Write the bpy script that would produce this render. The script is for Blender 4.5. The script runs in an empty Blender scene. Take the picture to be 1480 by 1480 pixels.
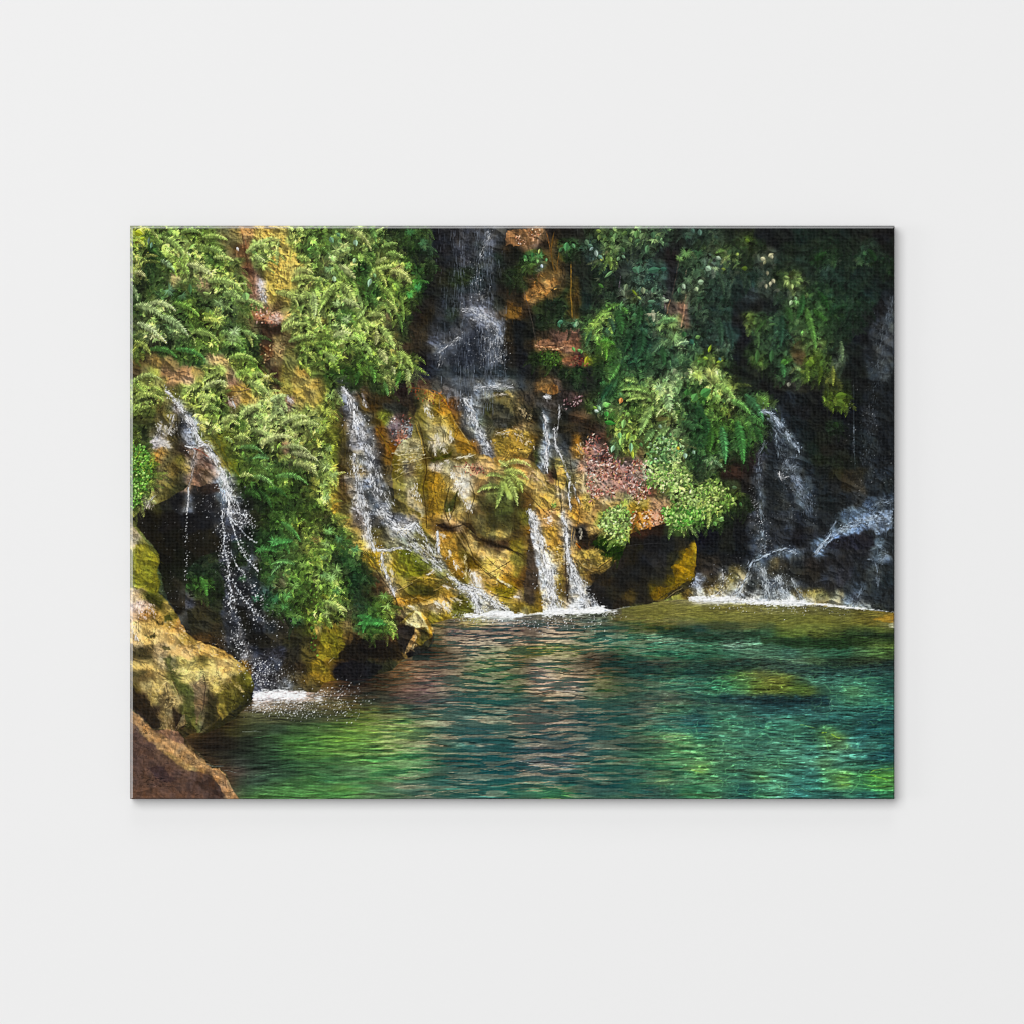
import bpy, bmesh, math
import numpy as np

S = bpy.context.scene
# ---------------------------------------------------------------- camera
# the picture is 1480 units square; the canvas spans 188..1293 by 326..1155 of them.
K = 0.6/1105                                            # metres per unit: a 60 x 45 cm print
def wx(u): return (u-740)*K
def wz(v): return (740-v)*K
cam_d = bpy.data.cameras.new('camera'); cam = bpy.data.objects.new('camera', cam_d)
S.collection.objects.link(cam); S.camera = cam
DIST = 5.0
DEPTH = 0.016                                            # how far the stretched canvas stands off the wall
cam.location = (0, -DIST-DEPTH, 0); cam.rotation_euler = (math.radians(90), 0, 0)
cam_d.sensor_width = 36; cam_d.lens = 36*DIST/(1480*K)
cam_d.clip_start = .1; cam_d.clip_end = 200
# ---------------------------------------------------------------- world and lamps
w = bpy.data.worlds.new('World'); S.world = w; w.use_nodes = True
w.node_tree.nodes['Background'].inputs[0].default_value = (1, 1, 1, 1)
w.node_tree.nodes['Background'].inputs[1].default_value = .13
def area(name, loc, size, power, spread=180):
    d = bpy.data.lights.new(name, 'AREA'); d.shape = 'SQUARE'; d.size = size; d.energy = power; d.spread = math.radians(spread)
    o = bpy.data.objects.new(name, d); S.collection.objects.link(o); o.location = loc
    v = -o.location.normalized()
    o.rotation_euler = v.to_track_quat('-Z', 'Y').to_euler()
    return o
area('softbox', (-4.9, -15, 4.6), 10.5, 1960)            # large soft lamp, a little up and to the left: soft shadow right and below
area('front_fill', (.3, -16, -.3), 3, 500)               # added frontal fill that opens the shadow up
area('edge_fill_above', (0, -7.6, 13.), 5, 165)              # two weaker fills added to brighten the folded edges; they only graze the wall
area('edge_fill_left', (-13., -7.6, 0), 5, 165)  # the second added fill, for the left fold
S.view_settings.view_transform = 'Standard'; S.view_settings.look = 'None'
S.view_settings.exposure = 0; S.view_settings.gamma = 1; S.view_settings.use_curve_mapping = False
S.render.engine = 'CYCLES'
S.cycles.max_bounces = 4; S.cycles.caustics_reflective = False; S.cycles.caustics_refractive = False
S.cycles.filter_width = 1.1
# ---------------------------------------------------------------- the printed picture, painted in code
W, H, OX, OY = 1105, 829, 188.0, 326.0
rng = np.random.default_rng(11)
GY, GX = np.mgrid[0:H, 0:W].astype(np.float32)
GX += OX; GY += OY
TAB = rng.random((256, 256)).astype(np.float32)

def nz(x, y, s=0):
    """smooth value noise, 0..1"""
    x = np.asarray(x, np.float32) + 31.7*s + 500; y = np.asarray(y, np.float32) + 17.3*s + 500
    xi = np.floor(x).astype(np.int32); yi = np.floor(y).astype(np.int32)
    fx = x-xi; fy = y-yi
    fx = fx*fx*(3-2*fx); fy = fy*fy*(3-2*fy)
    a = TAB[yi & 255, xi & 255]; b = TAB[yi & 255, (xi+1) & 255]
    c = TAB[(yi+1) & 255, xi & 255]; d = TAB[(yi+1) & 255, (xi+1) & 255]
    return (a*(1-fx)+b*fx)*(1-fy) + (c*(1-fx)+d*fx)*fy

def fbm(x, y, s=0, o=4, g=.5):
    v = 0; a = 1; t = 0
    for k in range(o):
        v = v + a*nz(x*2**k, y*2**k, s+k*3); t += a; a *= g
    return v/t

def hexc(h):
    return np.array([int(h[i:i+2], 16) for i in (0, 2, 4)], np.float32)/255

def sst(a, b, v):
    t = np.clip((v-a)/(b-a), 0, 1)
    return t*t*(3-2*t)

TX = dict(a=180, b=460, c=740, d=1020); TY = {'1': 320, '2': 530, '3': 740, '4': 950}
def tp(tile, x, y):
    """a point measured on a close-up tile (tenths of its pixels) to picture coordinates"""
    if tile[0] == 'm':                                   # wider views, half the magnification
        ox, oy = dict(m0=(460, 530), m1=(180, 320), m2=(180, 740), m3=(740, 320), m4=(740, 740))[tile]
        return ox+x*10/2.6429, oy+y*10/2.6429
    return TX[tile[0]] + x*10/5.2857, TY[tile[1]] + y*10/5.2857

IMG = None
def win(x0, y0, x1, y1):
    a = max(0, int(np.floor(x0-OX))); b = min(W, int(np.ceil(x1-OX))+1)
    c = max(0, int(np.floor(y0-OY))); d = min(H, int(np.ceil(y1-OY))+1)
    return (slice(c, d), slice(a, b)) if b > a and d > c else None

def put(s, m, col):
    m = m[..., None]
    IMG[s] = IMG[s]*(1-m) + col*m

def leaf(x, y, ang, L, w, col, a=1., k=.75, hi=.16):
    """one leaf or leaflet: pointed blade with one lighter half"""
    ca, sa = math.cos(ang), math.sin(ang)
    x1 = x+ca*L; y1 = y+sa*L
    s = win(min(x, x1)-w-1, min(y, y1)-w-1, max(x, x1)+w+1, max(y, y1)+w+1)
    if s is None: return
    dx = GX[s]-x; dy = GY[s]-y
    t = (dx*ca+dy*sa)/L; d = dy*ca-dx*sa
    tt = np.clip(t, 0, 1)
    pr = w*np.sin(math.pi*tt**k)
    m = np.clip(pr-np.abs(d)+.45, 0, 1)*((t > -.05) & (t < 1.05))*a
    c = col*(1+hi*np.where(d*ca > 0, -1, 1)[..., None]) if hi and w > 1.3 else col
    put(s, m, c)

def line(x0, y0, x1, y1, w0, w1, col, a=1.):
    s = win(min(x0, x1)-w0-w1-1, min(y0, y1)-w0-w1-1, max(x0, x1)+w0+w1+1, max(y0, y1)+w0+w1+1)
    if s is None: return
    vx = x1-x0; vy = y1-y0; l2 = vx*vx+vy*vy+1e-6
    dx = GX[s]-x0; dy = GY[s]-y0
    t = np.clip((dx*vx+dy*vy)/l2, 0, 1)
    d = np.hypot(dx-t*vx, dy-t*vy)
    put(s, np.clip(w0+(w1-w0)*t-d+.5, 0, 1)*a, col)

def path(pts, w0, w1, col, a=1., wob=0.):
    pts = [(p[0]+rng.normal()*wob, p[1]+rng.normal()*wob) for p in pts]
    n = len(pts)-1
    for i in range(n):
        line(*pts[i], *pts[i+1], w0+(w1-w0)*i/n, w0+(w1-w0)*(i+1)/n, col, a)

def dot(x, y, r, col, a=1.):
    s = win(x-r-1, y-r-1, x+r+1, y+r+1)
    if s is None: return
    put(s, np.clip(r-np.hypot(GX[s]-x, GY[s]-y)+.5, 0, 1)*a, col)

def frond(x0, y0, x1, y1, pw, col, bend=.15, sp=2.6, pl=.85, a=1., body=False):
    """a fern frond from base to tip, leaflets of length pw on both sides"""
    L = math.hypot(x1-x0, y1-y0)
    if L < 3: return
    ux, uy = (x1-x0)/L, (y1-y0)/L
    mx, my = (x0+x1)/2+uy*L*bend, (y0+y1)/2-ux*L*bend
    if my > (y0+y1)/2 and abs(ux) > .3: mx, my = (x0+x1)/2-uy*L*bend, (y0+y1)/2+ux*L*bend
    n = max(4, int(L/sp))
    pts = []
    for i in range(n+1):
        t = i/n
        px = (1-t)**2*x0+2*t*(1-t)*mx+t*t*x1; py = (1-t)**2*y0+2*t*(1-t)*my+t*t*y1
        tx = (1-t)*(mx-x0)+t*(x1-mx); ty = (1-t)*(my-y0)+t*(y1-my)
        pts.append((px, py, math.atan2(ty, tx)))
    cd = col*.8
    if body:                                             # the dark gap a big frond stands against, then its green body
        for dx, dy, k, cc, al in ((1.5, 4.5, 1.0, col*.12, .14), (0, 0, .62, col*.72, .26)):
            for i in range(0, n, 2):
                t = i/n; r = pw*k*min(1, .5+2*t)*(1-t**2.2)**.8
                dot(pts[i][0]+dx, pts[i][1]+dy, r, cc, al)
    for side in (-1, 1):
        bs = 1.1 if side < 0 else .82
        for i, (px, py, an) in enumerate(pts):
            t = i/n
            l = pw*min(1, .45+2.2*t)*(1-t**2.2)**.8+.8
            l *= rng.uniform(.7, 1.12)
            an2 = an+side*(1.25-.45*t)
            j = bs*rng.uniform(.72, 1.16)*(.82+.3*t)
            leaf(px, py, an2, l, pl*(.95+.03*l), col*j, a*.88, .7, 0)
    for i in range(n):
        line(pts[i][0], pts[i][1], pts[i+1][0], pts[i+1][1], .3, .25, cd, a*.5)

def inpoly(x, y, pts):
    r = np.zeros(np.shape(x), bool); n = len(pts)
    for i in range(n):
        (xa, ya), (xb, yb) = pts[i], pts[(i+1) % n]
        if ya == yb: continue
        r ^= ((ya > y) != (yb > y)) & (x < (xb-xa)*(y-ya)/(yb-ya)+xa)
    return r

def pmask(pts, feather=1.2, rough=2.5, rs=9.):
    """soft-edged polygon with a naturally uneven outline -> window, mask"""
    xs = [p[0] for p in pts]; ys = [p[1] for p in pts]; e = feather+rough+2
    s = win(min(xs)-e, min(ys)-e, max(xs)+e, max(ys)+e)
    if s is None: return None, None
    x = GX[s]; y = GY[s]
    if rough:
        x, y = x+(fbm(x/rs, y/rs, 21, 3)-.5)*2.6*rough, y+(fbm(x/rs, y/rs, 33, 3)-.5)*2.6*rough
    d = np.full(x.shape, 1e9, np.float32); n = len(pts)
    for i in range(n):
        (xa, ya), (xb, yb) = pts[i], pts[(i+1) % n]
        vx, vy = xb-xa, yb-ya
        t = np.clip(((x-xa)*vx+(y-ya)*vy)/(vx*vx+vy*vy+1e-6), 0, 1)
        d = np.minimum(d, np.hypot(x-xa-t*vx, y-ya-t*vy))
    d = np.where(inpoly(x, y, pts), d, -d)
    return s, sst(-feather, feather, d)

def poly(pts, col, a=1., feather=1.2, rough=2.5, tex=0., sx=6., sy=6., ang=0., seed=0, col2=None, gdir=(0, 1)):
    s, m = pmask(pts, feather, rough)
    if s is None: return
    x = GX[s]; y = GY[s]
    c = np.broadcast_to(col, x.shape+(3,))
    if col2 is not None:
        g = x*gdir[0]+y*gdir[1]; q = [p[0]*gdir[0]+p[1]*gdir[1] for p in pts]
        g = np.clip((g-min(q))/(max(q)-min(q)+1e-6), 0, 1)[..., None]
        c = c*(1-g)+col2*g
    if tex:
        ca, sa = math.cos(ang), math.sin(ang)
        u = (x*ca+y*sa)/sx; v = (y*ca-x*sa)/sy
        c = c*(1+tex*(fbm(u, v, 40+seed, 4, .6)-.5)*2)[..., None]
    put(s, m*a, c)

def lum(jit):
    return 1+jit

def grass_mask(polys):
    m = np.zeros((H, W), np.float32)
    for p in polys:
        s, k = pmask(p, 4, 6)
        m[s] = np.maximum(m[s], k)
    return m

def sample(B, x, y):
    i = min(H-1, max(0, int(y-OY))); j = min(W-1, max(0, int(x-OX)))
    return B[i, j]

def blur(a, r):
    for ax in (0, 1):
        for _ in range(2):
            c = np.cumsum(np.pad(a, [(r+1, r) if i == ax else (0, 0) for i in range(a.ndim)], mode='edge'), axis=ax)
            n = a.shape[ax]
            hi = np.take(c, range(2*r+1, 2*r+1+n), axis=ax); lo = np.take(c, range(0, n), axis=ax)
            a = (hi-lo)/(2*r+1)
    return a.astype(np.float32)
# average colours read off the picture: tile: x,y,colour
COLS = {}
COLS['a1'] = """10,8,7a8a30 18,12,4a6a30 35,10,6f9248 50,8,4f6a2c 60,12,587a34 75,12,5b5a38 85,10,6b6038 92,8,8a6a45 105,8,96793c 120,8,8c7a3e 130,10,7a8a48 142,12,55803c
8,25,6a8040 20,22,2f5228 32,20,7fa04c 42,20,84a455 55,20,7a9a4a 68,18,6d9440 75,25,7a9a48 83,22,5d5536 90,22,6a4a30 100,24,7a9a50 110,18,8ba352 118,22,8a7a3c 127,24,94803e 135,20,4f7434 144,22,3f6e38
8,38,6a7a40 18,36,2a4224 30,32,44682f 35,30,6c8a40 45,33,6a8a44 55,36,8ba35c 62,38,93a45e 68,28,3f6b30 75,33,5d8238 85,35,5d7038 93,38,54392a 103,33,6f8a48 105,38,3b3a22 112,38,8c7a38 120,36,9c8440 128,34,98823e 136,38,8a8c4c 145,35,5a7a38
10,48,25311c 18,45,2c4626 28,46,35522c 38,44,7a7248 47,47,466434 56,46,62663e 62,48,7a6a4a 70,44,6c8c44 80,48,7d9c50 88,48,64803f 95,47,6a5038 100,45,7a5c48 104,48,a09a9a 110,50,92803c 120,48,967e3a 128,50,8c7c3c 138,48,7d8c48 145,50,6a8a40
8,56,3a5a34 18,54,3a5228 30,55,3e6a3c 42,58,2d5524 52,56,35522a 62,55,4a5a34 72,56,58803f 82,56,5c8444 92,55,6a8444 98,56,7a5444 104,57,8a827a 112,58,8e7a3a 120,57,84743a 130,56,6a7a3e 140,57,7a9a50 146,62,86a458
8,66,4a6a38 18,64,5d8048 30,63,7d9a5c 38,66,3a5f30 50,64,5a8434 60,62,3a5a2e 72,63,5f7c48 82,64,587a48 92,62,4c7434 100,64,6e8048 108,66,7a6444 116,64,54442a 122,66,6c6636 133,64,60783c 145,70,90a860
8,74,3a4a2c 20,72,5d8044 30,70,50703c 42,74,3a6030 52,72,4f7a30 62,74,6f8a30 70,76,86a04c 80,70,405c34 90,74,4a6030 97,73,74543a 106,72,8a604a 115,74,9a7c6c 123,72,9a8454 133,74,7c9a50 143,76,6a8a40
10,84,5f7a48 22,84,93a56a 30,80,40603a 40,82,7d9a62 48,86,5a7a44 58,82,3f6a2e 68,80,4a6e32 78,78,35502c 88,82,4a7a3c 97,80,5a5434 108,80,34281c 116,84,30241a 124,80,7a7a44 134,82,7a8c44 144,84,7d9a48
8,92,43582a 20,94,2a2c1c 32,93,1f2a18 44,92,33502a 56,90,5c8038 68,92,62823a 80,92,5f8a44 90,92,3f6a30 98,92,33542c 108,92,33291c 118,92,74643c 128,92,4a3f26 138,92,5a7434 146,95,5c7c3a
8,100,55702f 18,101,3a3a20 30,99,2c4422 42,100,3f7030 55,100,3f7a34 65,98,4a7030 78,98,305228 90,100,3c6a30 100,98,22301c 108,100,6a4428 118,98,7a6a48 128,100,5a5a32 138,100,5e7a3a 146,102,4a7030
8,108,4a4424 22,107,7a6438 35,107,6c5c38 48,106,44582c 58,107,2f5a2a 66,105,8a7450 76,106,8a7650 84,106,6e9038 96,106,5a8a34 106,108,3a3020 116,107,7a6a44 128,108,626436 140,108,5f8038"""
COLS['b1'] = """4,8,4f7434 12,10,4f7a3c 22,9,4c7438 32,8,7a9450 40,8,4a6a34 47,8,456030 54,10,1f2a1c 62,9,24381f 72,8,3a6a34 78,8,3a6030 86,10,1c1e1e 96,10,24262a 104,9,2c2a2e 112,10,3c3e46 122,10,3c3e44 132,11,4c5056 140,9,4a4a48 146,12,2c2622
4,20,4f8030 12,18,4a7a48 20,20,7a9a58 28,18,4a6a3c 35,18,7a9048 42,20,3f6a38 50,18,4a6a34 57,17,5c7a38 64,20,1e2a1c 72,18,24401f 80,17,3a6a44 88,20,1c2020 98,20,22242a 108,20,3a3c44 116,22,30343a 124,20,3a4244 131,16,5a5e68 138,20,2e3030 146,20,33291c
4,30,4f5c34 10,27,7a9a60 20,28,2f4a26 30,28,55803c 38,30,24401f 46,28,7a9a4a 52,26,4f6f34 60,25,6a8a44 66,31,4a8034 74,28,1a201a 82,32,2f4a2a 92,28,202422 102,30,22262a 112,27,3a3c48 120,30,2c3236 128,30,3c444a 138,30,1e2a22 146,28,1f1f1a
6,40,5a7a4c 14,36,4f7438 22,37,8ea45c 28,42,3f6a2c 36,38,2e6a30 44,37,7a9a40 52,35,86a44c 59,36,a07a58 66,36,4a7430 74,38,2a5a2a 82,38,2a4424 92,38,25241e 102,40,22281f 112,40,24301f 120,38,2c3430 130,36,3a4248 140,38,202420 147,42,22321c
5,48,7a9448 13,46,4f7034 22,47,5f8438 30,46,35602a 39,46,4a7a44 47,43,7da03c 55,44,4f7a30 63,44,94ac50 70,46,6f9438 76,49,2a7a30 84,46,1c201a 94,45,2a2c20 104,45,28341f 113,43,2a3a1f 121,45,2a3436 130,46,242a2c 140,46,1f241c 147,47,22301e
5,57,7a9a44 14,52,7aa04c 24,52,8fb054 32,54,3a6a2c 40,54,28602a 48,52,4f7c34 55,52,547c30 62,55,3a5f2a 68,55,4a8a34 74,53,3a8a3c 82,54,1c201c 92,54,1e2220 102,55,282e2c 112,52,2a3436 121,50,2a3438 130,55,282c2e 140,55,221f1a 147,56,2a241a
4,65,6f9438 14,63,5f8444 24,60,8fa65e 30,64,7a9a58 38,62,28602c 46,62,6a8a48 54,62,6a943c 61,66,7a9a44 66,62,3a5a28 74,61,2a3a20 84,62,221f1a 92,63,2c3034 102,63,2a3030 112,61,3a3e48 120,62,484c56 128,62,40444c 138,62,2a2e28 147,65,6a4a22
4,75,5a5428 12,72,4f7040 20,72,2f6a2f 29,70,5a8438 36,68,7da044 44,70,6a8c44 52,72,4a4030 60,72,6f9040 66,73,2c4622 76,72,221e18 85,70,262218 92,72,2e3236 102,70,2c3830 112,69,5a5a60 118,67,7a7a84 127,69,8a868c 134,72,8a8888 142,70,4a3c28 147,70,6c5424
5,83,5a7034 12,80,6a8c50 20,80,6a9050 28,76,7a9a44 35,78,86ab4c 44,76,8a9c50 50,78,7a8448 57,80,33301c 63,80,30482a 72,80,26221a 80,80,2a2418 88,82,2c3036 98,80,2c3234 108,78,30363c 116,74,5a5c64 124,76,5c5c68 133,75,6a6a72 139,80,5c6068 146,80,2a241a
5,92,5a8434 13,86,94b064 22,84,8fa85c 30,86,4f7a34 37,86,6f9440 44,88,8c8c48 52,86,8fae58 58,90,4a4424 64,90,2f3a22 74,86,3a3226 80,86,3c3426 90,92,5a5e6a 98,90,484c54 106,86,4c5058 113,84,3a3c44 122,84,282c34 130,86,30343c 139,88,5a606a 146,90,2f281c
5,100,5a8a34 14,97,6a9438 24,95,6f9a40 32,93,7a9a4c 38,98,5f8a38 45,96,5a7034 54,95,8cae54 60,98,4a3a20 66,98,3a3020 76,98,28241c 84,98,26241e 92,97,5a6068 100,95,4c5058 110,96,24282e 120,94,262a30 128,94,343840 136,96,282c30 146,98,241f18
6,108,6a8a3c 14,107,5a8430 24,105,2a2c1c 32,104,4a7430 40,104,3f7430 49,105,98ac5c 56,106,6f9440 64,106,7ea044 72,106,4f6a30 80,106,22201a 90,106,30343a 100,103,2a2e34 112,104,22262c 122,104,282c32 132,104,3a3e44 142,104,22262a 147,108,201e1a"""
COLS['c1'] = """4,8,3a3226 12,9,6a4c30 20,8,8a6038 24,12,6a4a28 30,8,241e18 40,10,1e1c16 50,10,20201c 60,10,23301e 68,9,3c5a30 78,10,3a5c30 88,8,305028 98,9,42643a 108,9,385c38 116,10,2c4630 126,9,182018 136,9,2c4438 145,9,1f3026
4,14,221e18 10,17,8a5c34 18,14,a87858 26,20,281e16 32,20,6a4c1c 38,22,22201a 41,19,2a5a2a 46,20,284a28 54,18,2a4432 62,17,24382c 70,16,3a5a30 80,14,42683a 90,15,3a5634 98,18,2a4430 106,18,3a5836 115,15,304a34 124,20,1a1c1c 135,18,1c241e 145,20,22341f
5,24,1a1c16 12,28,2a5a2a 21,27,3a6030 28,26,5c4c20 33,28,5c4418 40,26,22401f 48,28,222a1e 56,24,22302a 64,24,3a5048 72,28,4a6a2a 80,28,304a2c 86,28,2a3a30 95,24,1c241c 103,23,305038 112,25,1e2420 122,27,1a1616 132,26,3c6a38 142,25,2a4a30
6,36,2a3c20 14,33,30481f 22,33,4a5a48 30,36,4c3c18 36,38,5c4018 44,36,26241a 52,36,1f241c 62,38,182018 72,38,243a28 80,34,22281f 88,38,2a342e 96,38,3c5c4a 106,38,28443a 114,38,2c443a 122,36,1a1a1c 132,34,243a28 142,36,2f5034
6,48,28321c 12,44,3c341c 18,48,6a4418 26,46,8a6024 35,44,9a6c30 42,47,2c2c1e 46,50,4c3a10 56,48,1e2620 66,48,203020 74,46,202e20 82,47,1c241f 90,48,2c4030 100,48,2c4638 110,50,2c4238 120,48,1a1a1c 130,50,2a3c2e 143,48,3c5a3c
5,60,241f16 13,58,a0682c 20,55,a06c28 28,52,6a4c20 35,50,4a3c1c 42,54,24341e 46,58,5c4010 56,58,182420 66,60,202c22 76,58,1f3024 85,54,4a5448 92,54,3c4c2c 104,53,4a5a48 112,53,40604a 120,56,2a2c2c 128,56,2c4430 134,58,4a4430 143,58,28442f
4,70,6a4818 10,68,34281a 20,64,2a341c 30,64,1a2418 40,64,1e301e 46,68,4a3810 54,67,1c281e 64,67,284428 74,66,3a6a30 84,68,2c5c30 94,66,26502e 104,67,264834 114,70,202c26 122,66,4a4034 131,67,6a5040 140,68,2a4430 147,70,28422f
5,80,16191a 14,76,1e1e18 24,78,20301e 34,76,22341e 40,76,2f5a3a 48,78,35583a 56,76,2a5028 64,76,5a8c34 70,72,64963a 78,76,305a34 86,76,2c5c2e 96,76,22482c 107,74,50704c 116,76,4a7a3c 124,77,5c8440 130,77,5a4434 138,76,24362a 146,78,1e2e24
6,90,14181a 14,88,181a16 24,88,2c241a 36,86,5c4030 44,84,604430 50,86,46302a 56,86,2f5a30 62,82,6a9440 72,82,2f5c40 82,82,2a5c2e 92,84,214a2c 102,84,24503a 110,82,405c3c 118,84,325a34 126,88,507a3e 134,86,22382a 143,86,24422e
6,100,16181a 14,96,2a241a 22,95,7a5428 32,94,84542c 42,94,7c4c2a 50,94,74482a 57,94,3a5430 66,92,3c7a24 74,92,3a7a2c 82,92,203c24 92,94,1f4a2e 102,94,224c34 112,94,284c34 120,95,305c3a 128,92,4f7a4c 137,92,305c3c 145,92,1c2a22
5,108,18181a 18,103,1e3018 28,104,2e4a20 36,104,345020 41,99,8a5828 44,106,6c3c24 52,105,402024 59,106,6a6a1c 66,104,28481c 74,105,2f6a24 82,108,2a5a30 92,106,1f4a30 102,106,22502e 112,106,2a5430 122,105,285434 132,106,2f6038 144,106,3a6a24"""
COLS['d1'] = """5,8,2a4030 15,9,182018 30,10,1a2018 45,9,14181a 60,10,161a18 75,9,14201a 90,9,16201a 105,10,141c18 120,9,181c18 135,9,141414
6,20,2a3c26 14,24,4f7a34 24,22,263c24 32,14,3a5020 40,18,1c2a18 52,18,141616 65,20,162018 80,20,1a261c 95,20,1a2a1c 110,18,182219 125,20,203024 140,20,161a16
4,34,4a6450 12,32,283e30 22,34,263820 32,32,22301c 42,28,384436 50,27,343e30 60,32,1c2a20 72,32,1a281e 86,28,1c3a20 95,26,203e22 108,30,1a2a1e 122,26,22442a 135,30,1a2c1e 143,34,162c18
6,44,24382c 14,42,34503a 24,42,20302a 36,40,20382c 46,40,2c3a30 58,42,264020 64,45,5c8034 71,46,4a6a34 80,42,1c2a20 90,42,1f342a 104,42,182820 120,42,18261e 136,44,141c18 143,48,16201a
5,55,20342a 14,52,284434 24,54,182420 36,58,2a3434 46,52,28342c 49,48,34402f 58,54,22342a 66,54,42583a 76,54,22401f 88,52,1e3c24 100,54,1c3424 112,52,182a20 126,54,162420 140,56,181e22
5,68,1e3028 15,66,1f3428 28,66,151a1a 40,62,161818 52,64,181e1c 62,62,305a30 70,64,3c7030 78,62,2a5a2c 88,64,265a28 96,64,1c3c24 108,62,1c3824 122,64,1c3224 132,68,16181a 142,66,2a3034
6,80,22382e 14,78,243c34 26,78,181a1a 36,76,4a6a24 44,78,2a4a28 56,76,24482e 64,74,2f602e 72,74,305c2c 80,74,24481f 88,74,2f6a2c 96,74,1f4022 110,74,1a2e20 124,74,161c1a 134,78,2a3034 143,76,3a4244
6,90,283e34 12,92,3c5a44 20,86,243c36 30,92,161818 38,84,2c502a 48,86,284c2c 57,88,24503a 66,88,1f3424 76,86,3a7030 84,86,3a7a34 92,84,1e3c20 104,86,1a2c1e 118,88,14181a 130,90,242a2e 141,90,3a4046
6,100,2c4020 14,100,24402c 24,100,161c1c 34,98,1e301c 42,98,28482a 50,98,22402a 60,94,24442a 70,94,3a3a20 80,94,4a7a34 88,92,4a7830 98,98,203220 103,103,344838 112,98,161c1a 124,100,1e2224 136,100,343a3e 143,102,2a3034
5,108,5a7028 14,107,2c4824 26,108,141816 40,106,3a6424 52,106,24442a 62,107,2f5c24 72,104,4a3c24 82,106,4a701c 92,108,304c1c 102,106,4a6048 114,108,121616 126,108,262c2e 138,106,343c40"""
COLS['a2'] = """8,4,403420 16,3,5c5430 22,4,7a8a40 32,4,74583c 45,4,7e6244 56,6,7a6a40 64,5,7a8a44 72,4,7c9a44 80,4,6c5a3e 88,4,769a3c 98,5,76983c 106,5,54502c 114,6,3a2e20 124,5,6a6430 136,4,806a34 144,4,566a30
8,14,6c8440 17,12,7a8c44 27,12,74703c 38,12,8c6c4c 48,12,9a7a5c 56,12,7c8440 64,13,84a44c 74,11,8a9c58 80,10,7a604c 90,11,5c5032 99,12,7aa048 106,14,5a7034 112,14,40301f 122,13,7a7434 134,12,84743c 144,14,8a7840
8,24,7a9444 18,23,86a04c 27,22,7a8a3c 32,21,6a6a44 40,20,5c5c2c 47,19,74944a 56,21,84a44c 66,20,6a9440 74,19,58502c 82,20,8a6c34 92,19,8c7034 100,17,7a9a4c 108,18,8caa5c 114,20,7c7440 122,22,7c7438 134,22,8a7638 144,22,86723c
8,32,6c843c 18,33,4a5a2a 28,32,4c4424 36,28,5a5a34 41,29,746a68 47,28,6a7434 54,30,7a8c38 61,27,82a450 70,27,60843c 77,25,403424 84,26,84705c 92,26,86682e 100,25,8e7c44 108,26,8eac5e 117,26,92b06c 124,28,70584c 132,28,7c6c38 144,28,7e743c
8,42,3a401f 18,40,3a3e20 26,42,544f34 34,38,6c6434 38,40,5c5848 42,40,242628 47,37,72767c 52,36,646c64 58,37,78843c 66,36,6a8c3c 74,36,4a6a30 82,34,5a5a34 90,33,6a8048 98,33,84a05a 108,32,7e9a50 118,34,6a8648 128,34,6c7c44 138,34,708844 146,37,88a45c
8,52,445424 16,50,2c3a1e 23,50,504c34 29,47,706c60 35,46,6a6044 41,48,2a2824 47,46,5c6068 53,47,7e8488 60,46,788048 67,45,708a48 76,42,84a050 86,43,3a6428 95,41,84a058 105,41,88a45c 115,40,8aa65a 125,41,6a8040 135,41,7e9a50 145,44,84a058
8,62,506a28 15,60,465a26 21,58,84807c 26,57,9a9490 32,59,908a80 38,58,5c5434 43,58,2a2822 49,56,6c7078 55,58,7a7e84 61,56,586034 70,56,5c5c20 78,54,5c6a28 88,52,88a04c 97,52,507030 107,50,8a9c5c 117,50,7c8c4a 127,54,9aac64 137,52,6f7c40 146,54,708038
8,74,5a8a30 17,72,4c7424 22,68,84602a 28,67,7a643a 34,70,5c5430 38,67,3a3220 46,63,3c3028 54,64,6a5440 60,64,72584c 66,64,8a8a88 72,62,5a581c 80,66,465420 88,62,60783c 96,64,3c5c28 106,62,3a4a24 116,62,4c5a2c 124,60,80664a 132,62,46502a 142,62,54642c 147,66,8c9c5c
8,84,4c7a28 17,82,4a6a28 24,82,605c34 32,80,64603a 37,78,5c4c24 43,72,605c28 48,76,746434 53,73,7a7470 58,76,5a4434 64,74,5c4438 69,72,84807e 76,74,6a6224 84,78,5c6a1c 90,76,4a6a2c 98,74,3f6a2e 108,73,5a8c44 116,72,3a5a2c 126,72,54683a 136,72,7c8c50 145,74,788c50
8,94,507c2c 16,94,54783a 25,92,6c683c 32,92,605a2c 38,86,4a4424 44,85,3a3620 50,84,7c6c60 56,84,6a5040 62,84,5a4834 68,84,8c7c70 74,80,a0a09c 80,82,5c6028 88,86,38501f 96,84,507834 106,84,406830 114,88,3a6a2a 122,86,588a38 130,84,30481f 138,86,3a4c24 146,82,505a2c
8,104,54782c 15,103,6a6a54 22,100,706c3c 30,100,5c5428 37,94,3a3a20 44,92,2c2c1c 49,92,84705c 54,92,22201e 60,92,26201c 66,90,3c302a 73,88,7c8890 80,88,707880 84,92,34382c 92,94,22381c 100,96,1f3c1a 108,96,2a5220 116,96,3a6828 124,94,42742c 132,92,2a441e 140,92,3c4a20 147,92,60642c
8,109,42581f 14,108,5c5c38 22,107,3a3a20 32,104,20201a 42,102,18181a 48,104,5c6064 56,104,1a1a1c 66,104,1e1e22 73,102,5c666c 80,100,80888e 86,104,3c4040 94,104,1e241c 104,104,1e2e1a 114,106,2a441e 124,106,28401e 134,104,2c441f 142,106,3a5a24"""
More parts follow.
